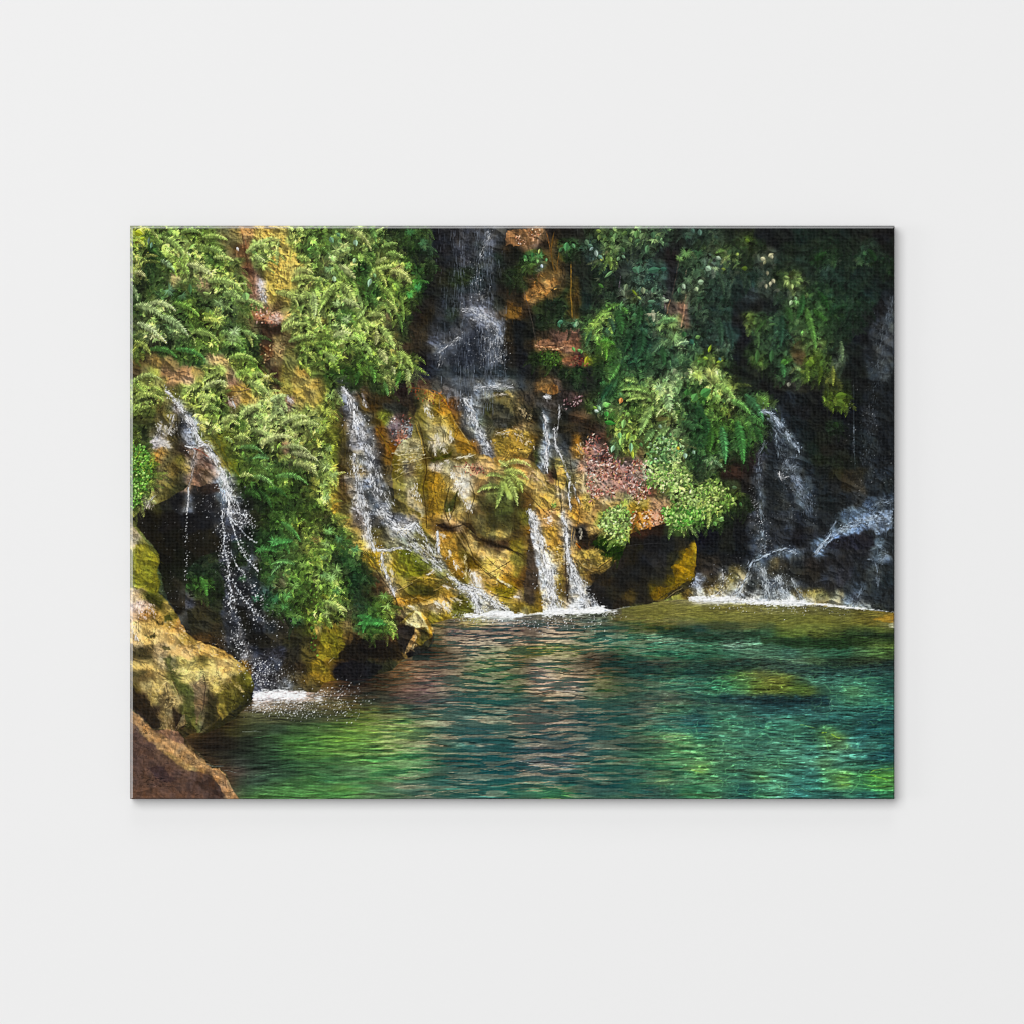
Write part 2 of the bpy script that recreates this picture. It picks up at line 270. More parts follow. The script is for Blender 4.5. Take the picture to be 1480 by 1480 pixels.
COLS['b2'] = """4,4,3f4c24 12,4,305a24 22,5,305e22 32,5,3a6424 42,4,4a7a34 50,5,5a6a38 56,3,7a8c4c 62,6,2c5822 69,4,84a058 76,5,24262a 86,4,242a30 96,5,30383c 106,4,2c343a 118,4,2c343a 128,5,2e363c 140,5,2c363c 147,5,28302e
3,14,6a5c2c 10,13,3a5c24 18,14,38393a 26,14,24361c 34,14,3a3220 44,14,22301c 52,16,3a6428 60,14,2c2a1e 70,14,3c2a20 80,15,5c4630 90,14,46443e 98,14,4c4e50 108,13,484e54 118,13,4c5054 128,14,6a7074 138,13,787c7e 146,15,5a5c58
3,22,7c6a30 9,22,72903c 15,23,5c6834 21,21,7c8084 27,22,5c5c5c 33,22,584a34 42,23,302818 52,22,302818 62,22,2a2a24 71,20,3a3224 78,20,5c4c28 86,19,9a7434 92,22,8a6428 98,21,5a5048 106,21,505254 114,21,2c3034 122,20,6a7074 130,20,6c6c60 138,20,5a5430 146,22,7c7450
4,32,7a8438 11,32,5c6c2c 17,33,3a3424 23,30,6a6e74 29,31,50504c 36,32,54431c 44,32,3a2c14 54,31,2a2c28 64,30,26261e 74,28,302c1c 80,28,6a6434 84,30,8c8068 91,30,70581c 97,30,a0641c 103,30,6c4420 109,30,30343a 114,29,7c8288 122,32,5c6060 130,32,38382c 138,34,2c2e24 146,30,54502e
4,42,6c7c34 12,42,5a5c24 18,42,5c4c28 24,41,7c7c80 31,40,90949a 38,40,54544c 44,42,4c3c14 50,38,6c7828 57,42,6c5c5c 64,40,3c302c 72,40,58502e 80,38,6c642e 86,38,84784a 94,40,8a7438 101,38,94681c 107,38,6a4a1c 112,38,4c5258 118,38,7c8286 124,40,5a6050 132,38,2a2c20 140,38,3e4044 147,40,2c2e20
4,52,60702c 12,52,545a20 18,52,5c5020 25,50,7c7c80 32,50,9a9ca4 39,50,5a5e60 45,52,643e14 50,54,66481a 56,52,50484a 63,54,8a5c48 69,50,6c6c6c 75,48,6c6234 80,52,5c5024 88,50,847a4c 94,50,948c68 101,50,84703a 108,50,7c5418 113,52,443e30 119,48,6c7270 125,52,8a8e92 132,50,4c4a38 140,54,5c4c20 147,52,8c6c34
4,62,6c8c34 12,62,5c6824 19,62,403820 26,58,74747a 33,58,a0a0a6 40,58,62666a 47,60,584a38 54,62,704410 60,62,827a5c 68,60,8c8460 76,60,8a8260 81,62,5c5026 90,60,9a927a 97,58,948c70 104,58,847040 112,60,8c5c18 119,60,6a4418 125,60,6c7074 131,62,5c5c60 138,62,84641e 146,62,7c5a20
4,72,80a04c 12,72,6c7c30 19,72,443a20 25,72,6a6248 32,70,7c7c70 38,68,747880 45,70,3c3c40 51,70,5c4010 57,72,6c5818 66,70,80764a 74,72,84784c 82,72,504018 88,68,4c4220 94,68,504c24 100,67,5c5028 108,70,6c5c34 118,69,6c5c34 126,70,8c7040 136,70,8c6c34 145,72,847034
4,82,84a450 12,82,6c7c34 18,80,4c3c1e 25,80,6c603a 32,80,948460 38,78,6a7078 45,78,2c3034 52,78,54482c 60,80,6a5c24 70,78,5c5444 78,80,7c6c30 83,84,5a4414 90,76,a09480 100,76,8c8464 106,80,9a8c74 113,80,9c9078 122,78,8c6a50 130,76,9c8058 138,80,807040 145,82,7a9440
4,92,7c9c44 12,92,7a7c30 19,92,4a3a20 26,88,7c7464 33,88,808488 40,88,50565c 46,90,5c6268 53,88,5a523c 61,90,746c34 70,90,867c54 77,92,6c5e24 83,92,6a5014 91,88,8c6814 99,88,84703c 107,88,b4ac98 112,90,a49c8a 119,90,8c7c5c 126,88,8c7444 134,90,54502c 142,94,7a9440
4,101,7c9c48 12,101,846c24 18,102,4c4024 26,98,70685a 33,100,7c8084 40,98,485058 47,100,6a7078 53,100,3c3c30 62,100,6c6434 72,98,948a70 78,100,7a6c3c 83,100,54400f 92,100,946c18 98,101,806a34 104,101,5c4c20 112,97,b0a896 118,100,806c38 126,98,5a5030 134,99,788c48 144,100,88a44c
4,109,708c3c 12,108,9a7424 20,108,4e4824 28,108,8c8680 36,108,848688 44,108,50585e 51,108,8a8e94 58,108,504824 66,108,6c6234 76,108,8c8264 83,108,4c3c12 92,108,8c6818 98,108,706030 104,104,48401c 110,108,8a7c50 117,107,9c947c 123,108,5c4a28 132,108,403820 140,108,5c7430"""
COLS['c2'] = """4,5,20262a 14,5,1c1e1c 22,5,282818 30,4,22241c 40,5,1e301c 50,5,203a1e 60,6,1a1a18 67,5,1f3820 73,6,3a7434 80,4,285c28 88,5,2c5c32 100,5,22482a 110,5,2a4a34 120,5,4a6e4a 130,6,4a6e48 140,5,7a9c4c 146,8,607c44
4,14,363c3e 12,15,38362f 20,15,7c5424 27,14,845c2c 34,16,58483c 42,14,1e221c 52,14,1e2820 62,14,1c241c 72,14,2c6c30 80,14,2a6630 88,11,447c34 96,12,2c5c34 104,11,5c8844 112,12,6c9050 122,12,6a9054 130,12,3a6834 140,13,2c6c30 146,16,3a7c34
4,22,3a3428 12,24,3e3830 22,22,2c281e 30,22,30281c 40,23,302824 47,24,62443c 55,22,2c2822 62,22,24301c 70,20,1f5028 78,20,245c2c 86,20,507c38 95,18,6c9a44 103,20,7c9c4c 110,22,6c9444 118,20,84a868 125,24,4c7844 133,22,2c5c34 140,24,4c8c34 147,22,307c2c
4,30,7c6430 12,30,342e20 20,28,403e3a 28,28,544c44 36,28,2c2a28 44,30,24221e 52,30,2c2a20 60,28,405c28 66,30,4c7c5c 73,32,3a8034 80,30,3c5034 86,30,5c8444 93,30,2e5c24 101,32,6c9440 108,30,5c843c 117,32,78a058 125,32,3a642c 134,30,2e5c34 143,32,1f4a28
4,40,503e20 12,38,44381c 20,36,22241e 25,38,3e464a 32,36,383228 40,38,1e201c 50,36,4c3420 55,36,74502c 62,38,2c2a1a 70,38,22341c 75,41,348028 82,38,5c7030 88,41,74a444 94,40,303c1c 100,40,7ca450 106,38,3c4c24 113,40,464424 122,40,54602c 130,42,3a6434 140,42,22502c
4,48,8c7048 12,48,846838 19,48,34301e 26,46,647078 32,46,28261e 38,44,28261c 46,46,302a1e 54,46,2c241a 62,46,30241c 70,46,3c3428 78,47,5c7034 84,52,6ca44c 90,48,5c7a2c 96,50,283c1c 102,48,6c9444 112,50,5c8044 120,48,7ca064 128,48,547848 138,50,245428 146,50,1f5028
4,58,8a6830 12,56,7c5c24 19,58,342e1c 26,58,788288 31,58,4c5054 36,58,2c3030 44,56,242420 50,56,78501c 58,56,3a2c1c 66,56,54382c 74,56,40301e 79,60,508c4c 86,58,6c9034 92,54,74a44c 98,56,403424 104,60,3a5c24 112,58,5c8c44 120,58,7ca860 128,58,6c8848 138,60,2e5c30 146,60,24582c
4,66,8a5c20 12,66,846434 19,68,343a1c 26,68,7c848a 31,66,50524e 36,66,5a5c58 42,64,3a4044 50,65,94682c 57,67,84503a 64,64,8a5a50 72,66,4c3024 78,66,28341c 84,63,384824 90,64,7c9434 97,66,605034 104,66,5c7838 112,66,406c34 120,68,648c4c 128,66,60844c 136,68,2e5c34 145,68,2a4c2c
4,74,8a6c3a 12,72,8a7044 18,74,5a5024 25,76,727a80 30,76,3c3c28 36,76,7c7440 42,74,58584c 48,74,5a5a50 54,74,8c644c 62,74,8a5c50 70,74,74503c 78,72,84524a 88,72,5c4434 96,72,644838 105,74,84a05c 113,74,5c8044 120,76,84a05c 128,76,60803f 138,74,284c28 146,76,284028
4,84,8c7440 10,82,947c4c 18,82,9a8050 26,86,6a5c34 31,84,5a3c30 37,84,8a7434 43,86,50502c 48,86,7c6c44 54,84,94784c 62,84,8c7454 70,82,94604c 78,82,84503c 88,82,84584c 98,84,7c5c4c 105,82,7c8c58 113,84,7c9c54 122,84,88a860 132,84,607c3c 140,84,202a1c 146,84,30482c
4,92,7c9034 12,94,88703c 20,92,947c4c 27,94,8c7440 33,94,84703c 38,96,988c78 44,94,4a4834 50,94,7c6440 56,94,90784c 64,94,8c5c44 72,94,8c6450 82,92,945a44 92,92,84584c 100,94,80583c 106,94,6c3c24 114,94,5c5434 122,92,607c3c 130,94,88a454 138,94,5c7c38 146,94,7ca04c
4,102,3c3a1c 12,102,5c4420 20,102,8c7038 28,102,94783c 34,104,7c6430 39,104,847658 44,104,54482a 50,104,94642c 56,104,8c7438 64,104,84643c 72,103,8c7448 80,102,7c6434 88,102,848448 94,104,8a6a24 102,104,8c6a1c 110,104,8c7058 118,104,7c6448 127,104,6c8440 136,104,7ca04c 146,104,6c8c44"""
COLS['d2'] = """3,6,a0b464 8,8,50803c 14,6,1c281a 26,5,161c16 38,5,1e241c 50,5,1a241a 58,4,2e5c34 68,4,406840 77,5,3a5c20 87,5,304c1e 97,6,4c5c28 106,5,161a18 118,5,161a18 128,6,283034 136,6,3c4448 143,6,1c2022
4,16,84a04c 10,14,64903c 17,15,6c8438 24,16,26381e 34,14,1a201a 46,14,161816 58,14,20241c 65,13,2a2e28 75,14,26281f 86,14,20241a 96,13,2c3218 106,14,1c2418 118,14,161818 130,14,1c2022 143,14,161a1c
4,26,4c8428 12,24,6c9444 20,22,709450 27,22,2c4420 34,24,30603a 42,24,407434 46,28,4c7a2c 54,22,161a1a 64,24,1c2226 74,24,161a1a 86,24,181a18 98,24,4c6a20 105,25,50701f 114,24,141816 126,26,1a1e20 140,26,1a1e20
4,36,3a6c2c 12,34,4a7028 20,34,343c20 28,34,3a602c 36,34,346c34 43,36,1f3c1f 46,33,5c6870 52,36,262e30 62,36,181c1e 74,34,181a1c 86,34,161816 98,36,161816 112,36,14181a 124,36,24282c 138,36,1c2022
4,46,2e641f 12,46,346c24 20,45,3a6c28 28,44,3a7a2c 36,42,387034 42,44,387030 48,42,1e2a20 53,38,44505a 58,42,485662 62,48,30383e 70,44,161c1e 84,44,171a18 98,45,1c2a1c 112,46,14181a 126,44,24282c 138,46,181c20
4,56,3c7c2c 12,54,3a742f 20,52,1c3c1c 26,54,3a8034 34,54,2f702c 41,54,2e6428 46,54,1e221e 52,50,262c2c 58,50,2c3438 64,54,505e6a 68,58,4a5662 76,54,141a1a 90,56,1c201a 104,56,181a1a 114,54,1a2022 124,56,22282a 138,56,181c20
3,62,346c24 12,66,3a8040 18,62,1f3f1c 25,64,387c38 32,62,2c6a28 38,62,242c1a 44,60,2a3032 50,60,20262a 58,60,283036 66,62,30383e 70,66,343c42 80,62,161e18 92,64,1a1a16 104,66,1c1e18 116,64,161a1c 126,64,22282c 138,66,181c20
4,72,406444 12,72,344c24 20,70,22241a 28,70,20341a 36,70,241c1a 42,68,343a40 50,68,20262a 58,70,20262c 66,70,3a424a 74,72,20282a 86,72,1c241a 100,72,1e241a 112,72,1a1e1a 122,74,202426 136,72,1a1e22
4,82,3c5c2c 14,80,2a201a 24,80,2c201a 34,80,201c1a 42,78,3a4046 50,78,20262a 56,80,30363a 62,78,3e464c 68,80,3a4248 76,80,1c2226 88,80,1a1e1c 100,82,242418 110,84,2c281f 118,82,24241e 128,84,282e32 142,82,22282c
5,92,5a8034 14,90,2e3c20 22,90,2a301e 32,90,1c1a18 40,88,34383c 48,90,1c2022 58,92,20262a 66,92,30363c 71,90,5c6670 78,92,38424a 88,92,1c2226 100,90,1e2020 110,90,2c281f 118,91,3c382f 128,92,20262a 142,92,1e2426
5,102,7c9c40 14,100,5c8834 22,100,466824 28,104,22301c 36,100,1a1a18 41,100,444e54 48,102,1e2224 58,102,282c2c 66,102,2c3236 74,100,4c5862 80,104,2e363c 92,102,1a2022 106,102,1c2022 116,100,2c3032 126,104,384452 136,104,3a444e 142,100,2a343e"""
COLS['a3'] = """8,2,6c7038 14,6,1c1a16 8,14,887a58 12,9,1c1a14 20,6,18160f 35,8,181614 50,8,17171a 62,8,1a1a1c 71,4,2c3038 77,2,7c828c 84,3,888c98 92,6,585c64 100,6,242818 108,9,283a1c 116,4,306028 124,5,3c7030 133,8,56702c 142,6,34501f 147,4,3c4820
8,22,9a8c6c 14,24,787028 20,28,6a6a1e 26,26,18160f 40,20,15140f 55,22,1a1812 66,22,201e16 75,14,3c4048 80,14,5c606c 86,14,4c505a 94,14,1c2a20 102,20,1f3c20 110,22,244c24 117,24,347a38 127,20,3c7034 136,18,4c6a30 143,14,688038 147,20,6c5c34
8,32,7c7c28 14,34,646420 21,34,747414 25,36,5c5c10 32,34,16140e 45,36,15160f 58,36,1c2418 68,34,222c1c 77,28,50525a 82,30,3a3e40 88,28,40684c 94,28,343c3c 104,28,307030 112,34,284c24 120,34,3c5c30 130,30,40602f 140,28,5c6a34 146,30,6c9434
8,44,7c7c20 14,44,6c7018 21,46,7c800f 25,44,60600c 32,46,15160f 45,46,181c14 56,46,1c2c1f 68,44,20301f 78,38,5c6068 84,42,24301f 90,38,346034 96,38,74787c 104,40,284420 112,44,2c5428 119,42,4c8040 127,40,406c30 136,40,488030 145,40,6c9838
8,54,74781c 14,54,6c700f 20,56,74780f 25,56,585c08 32,56,1e1e14 42,54,26241c 54,54,2c5c28 60,56,2c5a24 70,56,1f301c 80,50,5c6068 84,50,2c3034 91,47,5c646c 98,47,2c3830 107,50,2f5c2c 115,50,3c5830 121,54,54543c 130,54,4c8c38 139,52,48742c 146,50,7a9c48
8,64,a8906c 15,62,7c6c34 21,64,484c10 28,64,5c5c1c 36,64,201e18 46,64,38342c 58,62,304424 68,64,22301c 82,60,646874 88,58,30343c 98,56,48545c 104,62,3c5450 108,66,2a6c44 116,66,346434 123,64,4a8c3c 132,66,40702c 140,62,2c3c1c 147,62,546c2c
9,73,bca090 14,74,b89c8c 20,72,8a6c4c 26,72,3c3c10 32,72,a07830 40,72,1e1c16 48,68,3c3c40 58,70,2c2a1c 70,70,242a1c 80,70,60646c 88,64,3c4044 95,70,4c5058 101,70,242c24 109,68,2c5c40 116,73,3a6a34 124,72,3c7c34 132,72,34501f 142,72,3c501f 147,76,7c9c48
9,80,a88868 16,80,8a5c2c 24,78,a07028 30,80,7c6820 36,78,6a5c1a 42,82,4c4c48 54,80,2c2a1c 68,80,2a2a1c 78,76,30343c 83,76,6c707a 90,78,24241c 98,76,40444a 103,82,585c64 112,80,26281f 120,78,24241a 132,82,2a5c34 140,80,54742c 146,84,487828
8,88,b4925c 18,86,a8803c 28,84,a87830 36,86,9c7024 42,88,8c6434 48,88,302c22 60,88,2e2c20 72,90,302a1c 80,88,3a3e44 86,86,5c606a 94,88,2a2a22 102,88,30343a 112,86,2c3030 122,88,2c2a20 134,90,2e3018 141,90,4c5a1c 146,87,a08048
8,98,b49460 18,95,a88444 28,96,b48c4c 38,96,b08444 46,96,9c7428 52,100,7c5c24 60,98,46341c 72,100,30281c 82,96,40424a 88,96,7c7e88 96,98,2a2822 106,98,2c2a22 116,98,2c2a22 128,98,2a2a1c 140,98,2c2a18 147,98,4c4018
8,107,5c4c2c 18,106,5c4c28 28,106,8c744c 38,106,a8844c 48,106,b88c50 58,104,b0803c 68,106,ac7c34 76,108,946828 84,106,30302c 91,106,686a74 98,108,3c3e48 108,108,2c2c34 118,106,30303a 130,108,26241c 142,106,4c4420"""
COLS['b3'] = """4,4,3c4424 10,6,406a30 18,6,6c7434 23,8,806c34 30,6,544a40 36,8,8c8680 41,8,40403c 47,3,7c8086 53,6,40444c 58,6,6c7078 66,8,84848a 72,8,807c78 78,4,7c6420 86,6,7c5c24 92,6,806430 100,6,a08054 108,4,88703c 116,4,5c4c28 124,6,645a34 132,8,403a1e 142,8,42401f
4,16,345c28 12,14,5c9440 18,16,3f7c34 26,16,6a7434 31,14,7c6838 37,16,a8a098 43,15,585028 50,16,5c563c 56,12,8c8e90 62,13,c0c0bc 70,13,8c8c7c 77,14,706a34 84,14,8a6a24 90,11,6c5028 96,11,241a14 102,12,2c1f12 107,10,a08868 112,12,48381c 120,14,544a28 130,16,706838 140,14,84743f
4,26,5c8c3c 12,26,4c7c34 20,27,2f6c34 27,25,7c7440 33,24,8c7c38 39,26,a49c8c 46,25,5a4e24 54,25,706c48 61,22,7c7c60 67,23,848468 74,24,8c8c78 80,22,645c24 86,26,70683c 92,22,b0946c 97,20,a0783c 103,22,9c7430 109,24,4c3c18 116,24,9c8450 124,22,54401c 131,23,30241a 140,25,40301f
4,36,3c4c20 12,32,2a3a20 20,34,1f4c28 28,32,3c7a40 36,32,846c28 43,32,7c641c 50,34,8c8054 58,30,7c6c20 66,34,646818 74,33,787840 80,34,9c9c88 86,32,6a6440 92,32,9c8c68 98,30,b08c44 103,34,a07828 110,32,6c5c24 116,36,544014 124,32,a08450 132,30,98804a 142,32,a0844c
4,46,54803c 12,46,5c8c44 18,42,3c5c30 26,44,1f4c28 34,42,1f341c 41,42,5c5424 48,44,807850 54,46,887430 62,42,807018 70,42,6c7010 78,42,5c6414 84,40,7c7c58 92,42,8c8c74 98,40,7c5c18 106,42,c09c68 113,44,644c14 120,42,6c5018 128,42,a0843c 136,42,ac8c50 146,44,9c7840
4,54,487834 12,54,6c9444 19,54,2c4c20 27,54,1c3c24 36,52,1f3c20 42,52,3c2c1a 48,54,44341c 53,52,a09c90 58,54,6c5c28 66,54,807434 74,54,74601c 84,52,8c7024 94,50,7c7c48 100,52,8c8450 106,50,7c5c14 112,50,7c6c2c 120,50,a8987c 127,50,94743c 136,50,a48444 146,52,845c1c
4,62,44601f 12,62,44742f 20,62,386028 28,62,1f3620 38,62,282c18 46,62,342c1c 52,62,5c4424 57,60,9c9690 64,60,7c6428 72,60,3c3c14 80,60,403c10 90,60,5c4c1c 100,60,8c6a28 107,57,8c8c74 114,57,b0b0a8 122,57,a0a09c 130,57,94743c 138,58,8c6410 146,60,7c6c14
6,70,5c8c40 14,70,8ca450 21,70,4c6c30 30,70,22382a 40,70,2f5a24 48,68,5c8c34 54,68,4a5c28 60,68,8c6024 70,68,845c1c 80,66,6c4c14 90,68,8c6a2c 98,68,b09468 106,68,8c7028 113,66,6c5c20 120,64,909088 127,66,8c8c84 134,66,948c78 142,64,8c6c14
6,79,405424 14,77,5c7430 22,76,48482c 31,80,306438 38,81,3a7c34 48,77,487830 55,74,7c9038 62,74,5c5034 70,74,80744a 80,74,8c7848 90,72,a09070 98,73,948454 108,73,64601c 116,74,5c5c18 123,72,808068 130,72,504c34 138,72,84847c 146,73,7c7038
6,88,706a34 14,88,5c5828 22,86,6a5834 31,86,2f6c34 38,88,3c8034 46,86,449034 54,86,5c8c34 60,84,2c2418 68,81,7c6c34 75,81,948450 82,80,64501f 88,81,6c601c 98,80,7c681f 108,80,807c40 118,79,7c744c 128,80,c8c8c0 138,80,ccccc8 146,79,c8c8c4
6,97,6c6820 14,96,5c541c 21,92,5c4c24 28,96,3c301c 38,94,2c3c1c 48,94,34381c 56,94,4a3c24 60,97,706438 66,92,201a14 70,96,1a1614 74,90,a08048 80,91,302818 86,88,70601c 92,86,6a6028 102,86,5c5440 112,86,7c7038 122,84,8a8848 132,84,706c50 142,83,8c8c84
6,106,8c6c18 14,104,6c6418 20,107,3a2c14 30,106,221f1a 44,104,2a2618 54,106,342c18 61,104,3c3018 67,102,241c18 71,100,806434 76,97,64541c 82,95,5c501c 86,93,7c5820 92,92,605c34 102,92,5c5450 112,92,605850 122,92,645c54 134,92,54504a 146,90,605c54
6,109,94741a 24,109,221c1a 50,109,2c2418 66,109,685028 74,106,121214 84,106,12140f 92,102,4c4a2c 102,100,706850 112,100,6c6454 124,100,706c5c 136,98,787464 146,99,5c5c4c 96,109,403c28 106,108,605a44 118,108,6a705a 130,106,60704c 142,108,68744c"""
COLS['c3'] = """3,8,4a3c18 9,6,5c5a20 14,4,6c7074 17,6,a0a4a8 22,3,8c6430 28,5,a07c58 35,5,986c30 39,6,a0a4a0 43,6,7c7874 47,5,9c6c24 54,4,846434 62,4,8a6c3c 70,6,6c7a34 78,4,84a054 86,6,7c9c48 93,6,6c4c20 101,6,9c6c34 110,6,9c6c54 116,8,6c4c28 122,6,6c9444 130,8,74a04c 140,7,4c8430
4,16,44381c 10,14,6c4c1c 15,14,484440 18,14,9c9ea0 24,14,84642c 32,16,946c28 38,14,6c542c 41,16,9ca0a0 44,14,5c4c34 48,18,403830 53,14,3c3a38 60,14,9c7a44 68,14,8c7440 74,12,7c9848 82,14,80a04c 90,16,301f14 100,14,301f18 112,12,241a14 120,13,2c3420 128,12,406028 138,14,1f2a1c 146,16,14161a
4,26,6a5c1c 10,26,80642c 15,24,3c3428 20,24,a09c94 26,24,947038 34,26,9c7028 40,24,504c44 43,24,606468 47,26,98783c 50,26,7c4c20 56,25,4c3c28 62,22,18160f 70,24,1c340c 78,23,547c2c 85,24,6c8430 92,24,201f14 105,24,18181a 118,24,1a1c1c 130,26,26241c 142,26,16181c
4,36,746c2c 10,33,50401a 15,36,3e342c 21,36,acaaa0 27,34,a09478 33,38,a07c34 38,34,8c6c28 42,34,6c7074 46,36,5c4824 50,34,a08048 58,32,8c7434 66,31,846c34 72,31,143008 80,32,1a380c 88,34,1f1c14 100,36,1c1c1c 112,36,242424 124,36,28281c 133,34,5c4c14 138,32,8a6c10 142,36,24201a
4,46,7c6a24 10,46,70481c 15,46,3e342a 20,46,949a9c 27,44,a8aaa8 32,42,9c9c94 37,44,8c6c2c 41,44,34281c 46,44,80848a 52,44,483c24 58,44,5c4c2c 62,44,34281c 68,38,8c7830 76,36,80682c 76,44,34301f 84,46,1c1c1a 98,46,1c1c1a 112,48,242420 122,46,2c2a1c 128,44,64500f 134,44,705c10 140,46,342c1a
4,56,5c3c14 10,54,4c3418 15,56,3e342c 19,56,5c5448 25,54,98a0a0 31,54,948c78 37,54,84702c 41,56,302418 47,54,909498 52,54,84888c 56,52,6c5424 62,50,44341c 70,50,282218 82,56,1c1a16 98,56,201e18 112,56,2c2a1a 122,54,5c4c10 130,52,6a5a10 138,52,48401c 143,54,6c7074
4,64,a08868 9,62,5c4c1c 14,66,3e342c 20,62,6c541c 25,64,908c80 31,66,94886c 37,64,745c24 42,66,443820 47,62,808488 53,62,787a7c 58,62,484c50 64,62,201e1c 78,64,24221a 90,66,44381a 102,64,22201a 110,62,6c5a10 118,62,342c14 126,60,5c4c1c 134,62,504420 142,62,8c8c84
4,72,6a5418 12,74,74601c 20,72,70581f 26,72,989484 33,72,a09c8c 38,71,78683c 44,70,8c8478 50,70,888c8c 56,70,40444a 62,70,50545a 72,72,1c1c1c 86,71,241f18 98,71,24221a 106,70,28241a 114,68,5c5028 122,67,787838 132,68,80783c 142,67,aca894
3,79,b0b0ac 10,77,8c8460 18,76,70601c 25,77,c8c8c4 34,76,d0d0d0 44,76,d4d4d4 54,75,d0d0d0 64,75,c8cccc 72,76,80848a 80,76,504c38 90,76,64602c 102,75,746c2c 114,74,7c742c 128,76,7c7434 142,76,7c7830
4,83,6c6c60 14,82,5c5c50 24,82,60604c 36,82,606050 48,82,5c604c 60,83,586050 70,81,505c48 80,81,645c28 92,82,706c28 106,82,747028 120,84,787434 134,84,747434 146,84,6c702c
5,90,5c4c40 15,90,50483e 26,90,6a6458 38,90,706858 50,90,60604c 60,90,405c48 72,90,345440 84,88,3c5434 96,88,405428 108,88,444c18 120,87,4c5018 132,88,2c4830 144,88,204038
5,98,706854 15,98,5c5848 26,98,74705c 40,97,6c705c 52,97,54684c 62,98,487054 74,97,44705a 86,97,447454 98,96,486c48 110,96,4c7c5c 122,96,4c8060 134,96,44785a 146,96,387054
5,106,5c6430 15,106,586024 26,104,708034 36,104,6c7c40 48,106,6c7440 60,106,60603c 70,106,4c6c4c 82,106,34683f 96,106,407454 110,106,387450 124,106,347050 138,106,34704c
10,110,585c30 40,110,686c40 64,110,48382c 76,110,241f18 90,110,285038 110,110,28643c 130,110,1f5c3c 146,110,1f4f38"""
COLS['d3'] = """4,4,305020 9,7,4c8034 16,7,1a2418 28,8,161816 38,6,34383c 44,8,2e343a 54,6,22262a 62,6,343a40 72,8,1c2026 82,8,2a3036 92,6,1e2224 102,9,2c3438 112,6,4c5a68 122,6,4c5a68 134,6,40484f 142,8,282e32
5,16,14181a 16,16,1a1c18 28,16,14161a 38,14,2c3238 42,18,40484e 50,16,262a30 60,18,282c32 70,18,18181f 80,16,222428 90,16,1c2026 98,15,546474 106,12,5a6c7c 114,12,5c6e7e 124,14,2a2e34 132,14,343c44 142,16,262c30
5,28,12161a 16,28,1a1c18 28,28,12161a 40,26,38404a 50,28,22262c 62,26,20242a 74,26,181a20 84,26,4c5a68 92,24,5c6e7e 97,22,2a2e34 106,20,20222a 116,20,20222a 126,20,1c1f24 134,26,4c5860 142,28,22282c
5,36,2a2620 14,36,16181a 24,38,14161a 34,36,242a32 42,36,4c5862 50,33,404a54 58,30,4c5864 66,32,505c68 73,33,5a6876 78,31,202226 86,31,586876 94,30,24282e 106,30,26282c 120,30,1e2026 130,34,4a565f 138,34,5c6872 144,38,22282c
4,42,34302c 12,44,3a3c3c 22,44,5c5434 30,42,2f3230 38,42,5c666e 46,42,3e464c 54,40,584e34 62,40,302e28 70,38,24282a 80,38,26221f 92,40,201f20 106,40,1f2024 120,38,24282c 130,42,343c40 142,44,22282a
4,52,342e20 12,50,6c6858 20,50,6a6238 26,50,84806a 34,48,3c4042 44,48,646c72 52,46,3c3c34 60,48,30322e 68,46,262826 80,48,22201c 94,48,2a2e34 104,50,30323c 118,48,202426 130,48,384044 142,54,20282a
4,60,7c704c 12,60,7a6c40 20,58,706c54 26,56,94948c 34,58,343836 42,58,3c4040 50,56,505860 58,54,4a5054 66,56,484e50 74,56,2a2c2c 84,56,2a2a28 96,58,24262a 110,58,2a3034 118,60,38424a 130,60,242a2c 142,62,20262a
4,65,a09c8c 14,64,94948c 24,64,9c9c98 32,64,4c4c48 40,65,707472 50,65,646c70 60,63,6c7274 70,62,6c6448 76,63,5c5430 84,63,7c7444 92,64,605a34 100,64,686650 108,66,44505a 116,66,484f58 124,66,2a3034 138,68,20262a
6,68,b8b8b0 20,68,c0c4c0 36,69,c0c4c4 50,70,c0c4c4 64,70,b8bcb8 76,69,a0a090 88,70,706c50 98,71,787868 110,73,8c9490 122,74,7c8484 134,75,303634 144,75,20262a
6,74,6c642c 20,73,74682f 36,74,746c3c 50,75,7a764c 64,75,6c6a40 78,75,5a5430 92,76,5c5830 106,77,5c5834 120,78,564c1c 130,80,6c5a20 138,80,94701c 144,78,98701c
6,80,70702c 20,80,7a7a34 36,81,707034 50,81,6c6c2c 64,82,5c642c 78,82,6c7028 92,82,6c6c24 106,82,68682c 118,84,6a5c1c 128,84,6c5c18 138,86,6a6434 144,86,8c8c70
6,87,3a4824 20,88,3c4a28 34,87,5c642c 48,87,485a2c 62,88,707828 76,88,707c28 90,88,6c7828 104,87,586020 118,88,506424 132,90,5c7020 144,90,54641c
6,95,2f5c44 20,95,4c745c 36,94,386c48 48,93,2c5838 58,92,4a6420 70,93,5c7424 84,94,444f18 98,94,3a4c1c 112,93,243c1c 126,93,1c3020 140,94,18281c
6,103,34704c 20,102,507860 36,102,4c7c5c 50,102,3c6c4c 62,100,245438 76,98,24502c 90,100,1c4828 104,100,1f4824 118,98,3c5c24 130,99,607c30 142,100,547024
6,109,2c6844 20,109,2f6c4c 36,109,447454 50,108,3c6c50 64,108,346450 78,107,3c6c48 92,108,2f6848 106,107,24583c 118,107,3c6438 130,107,4c7834 142,108,406428"""
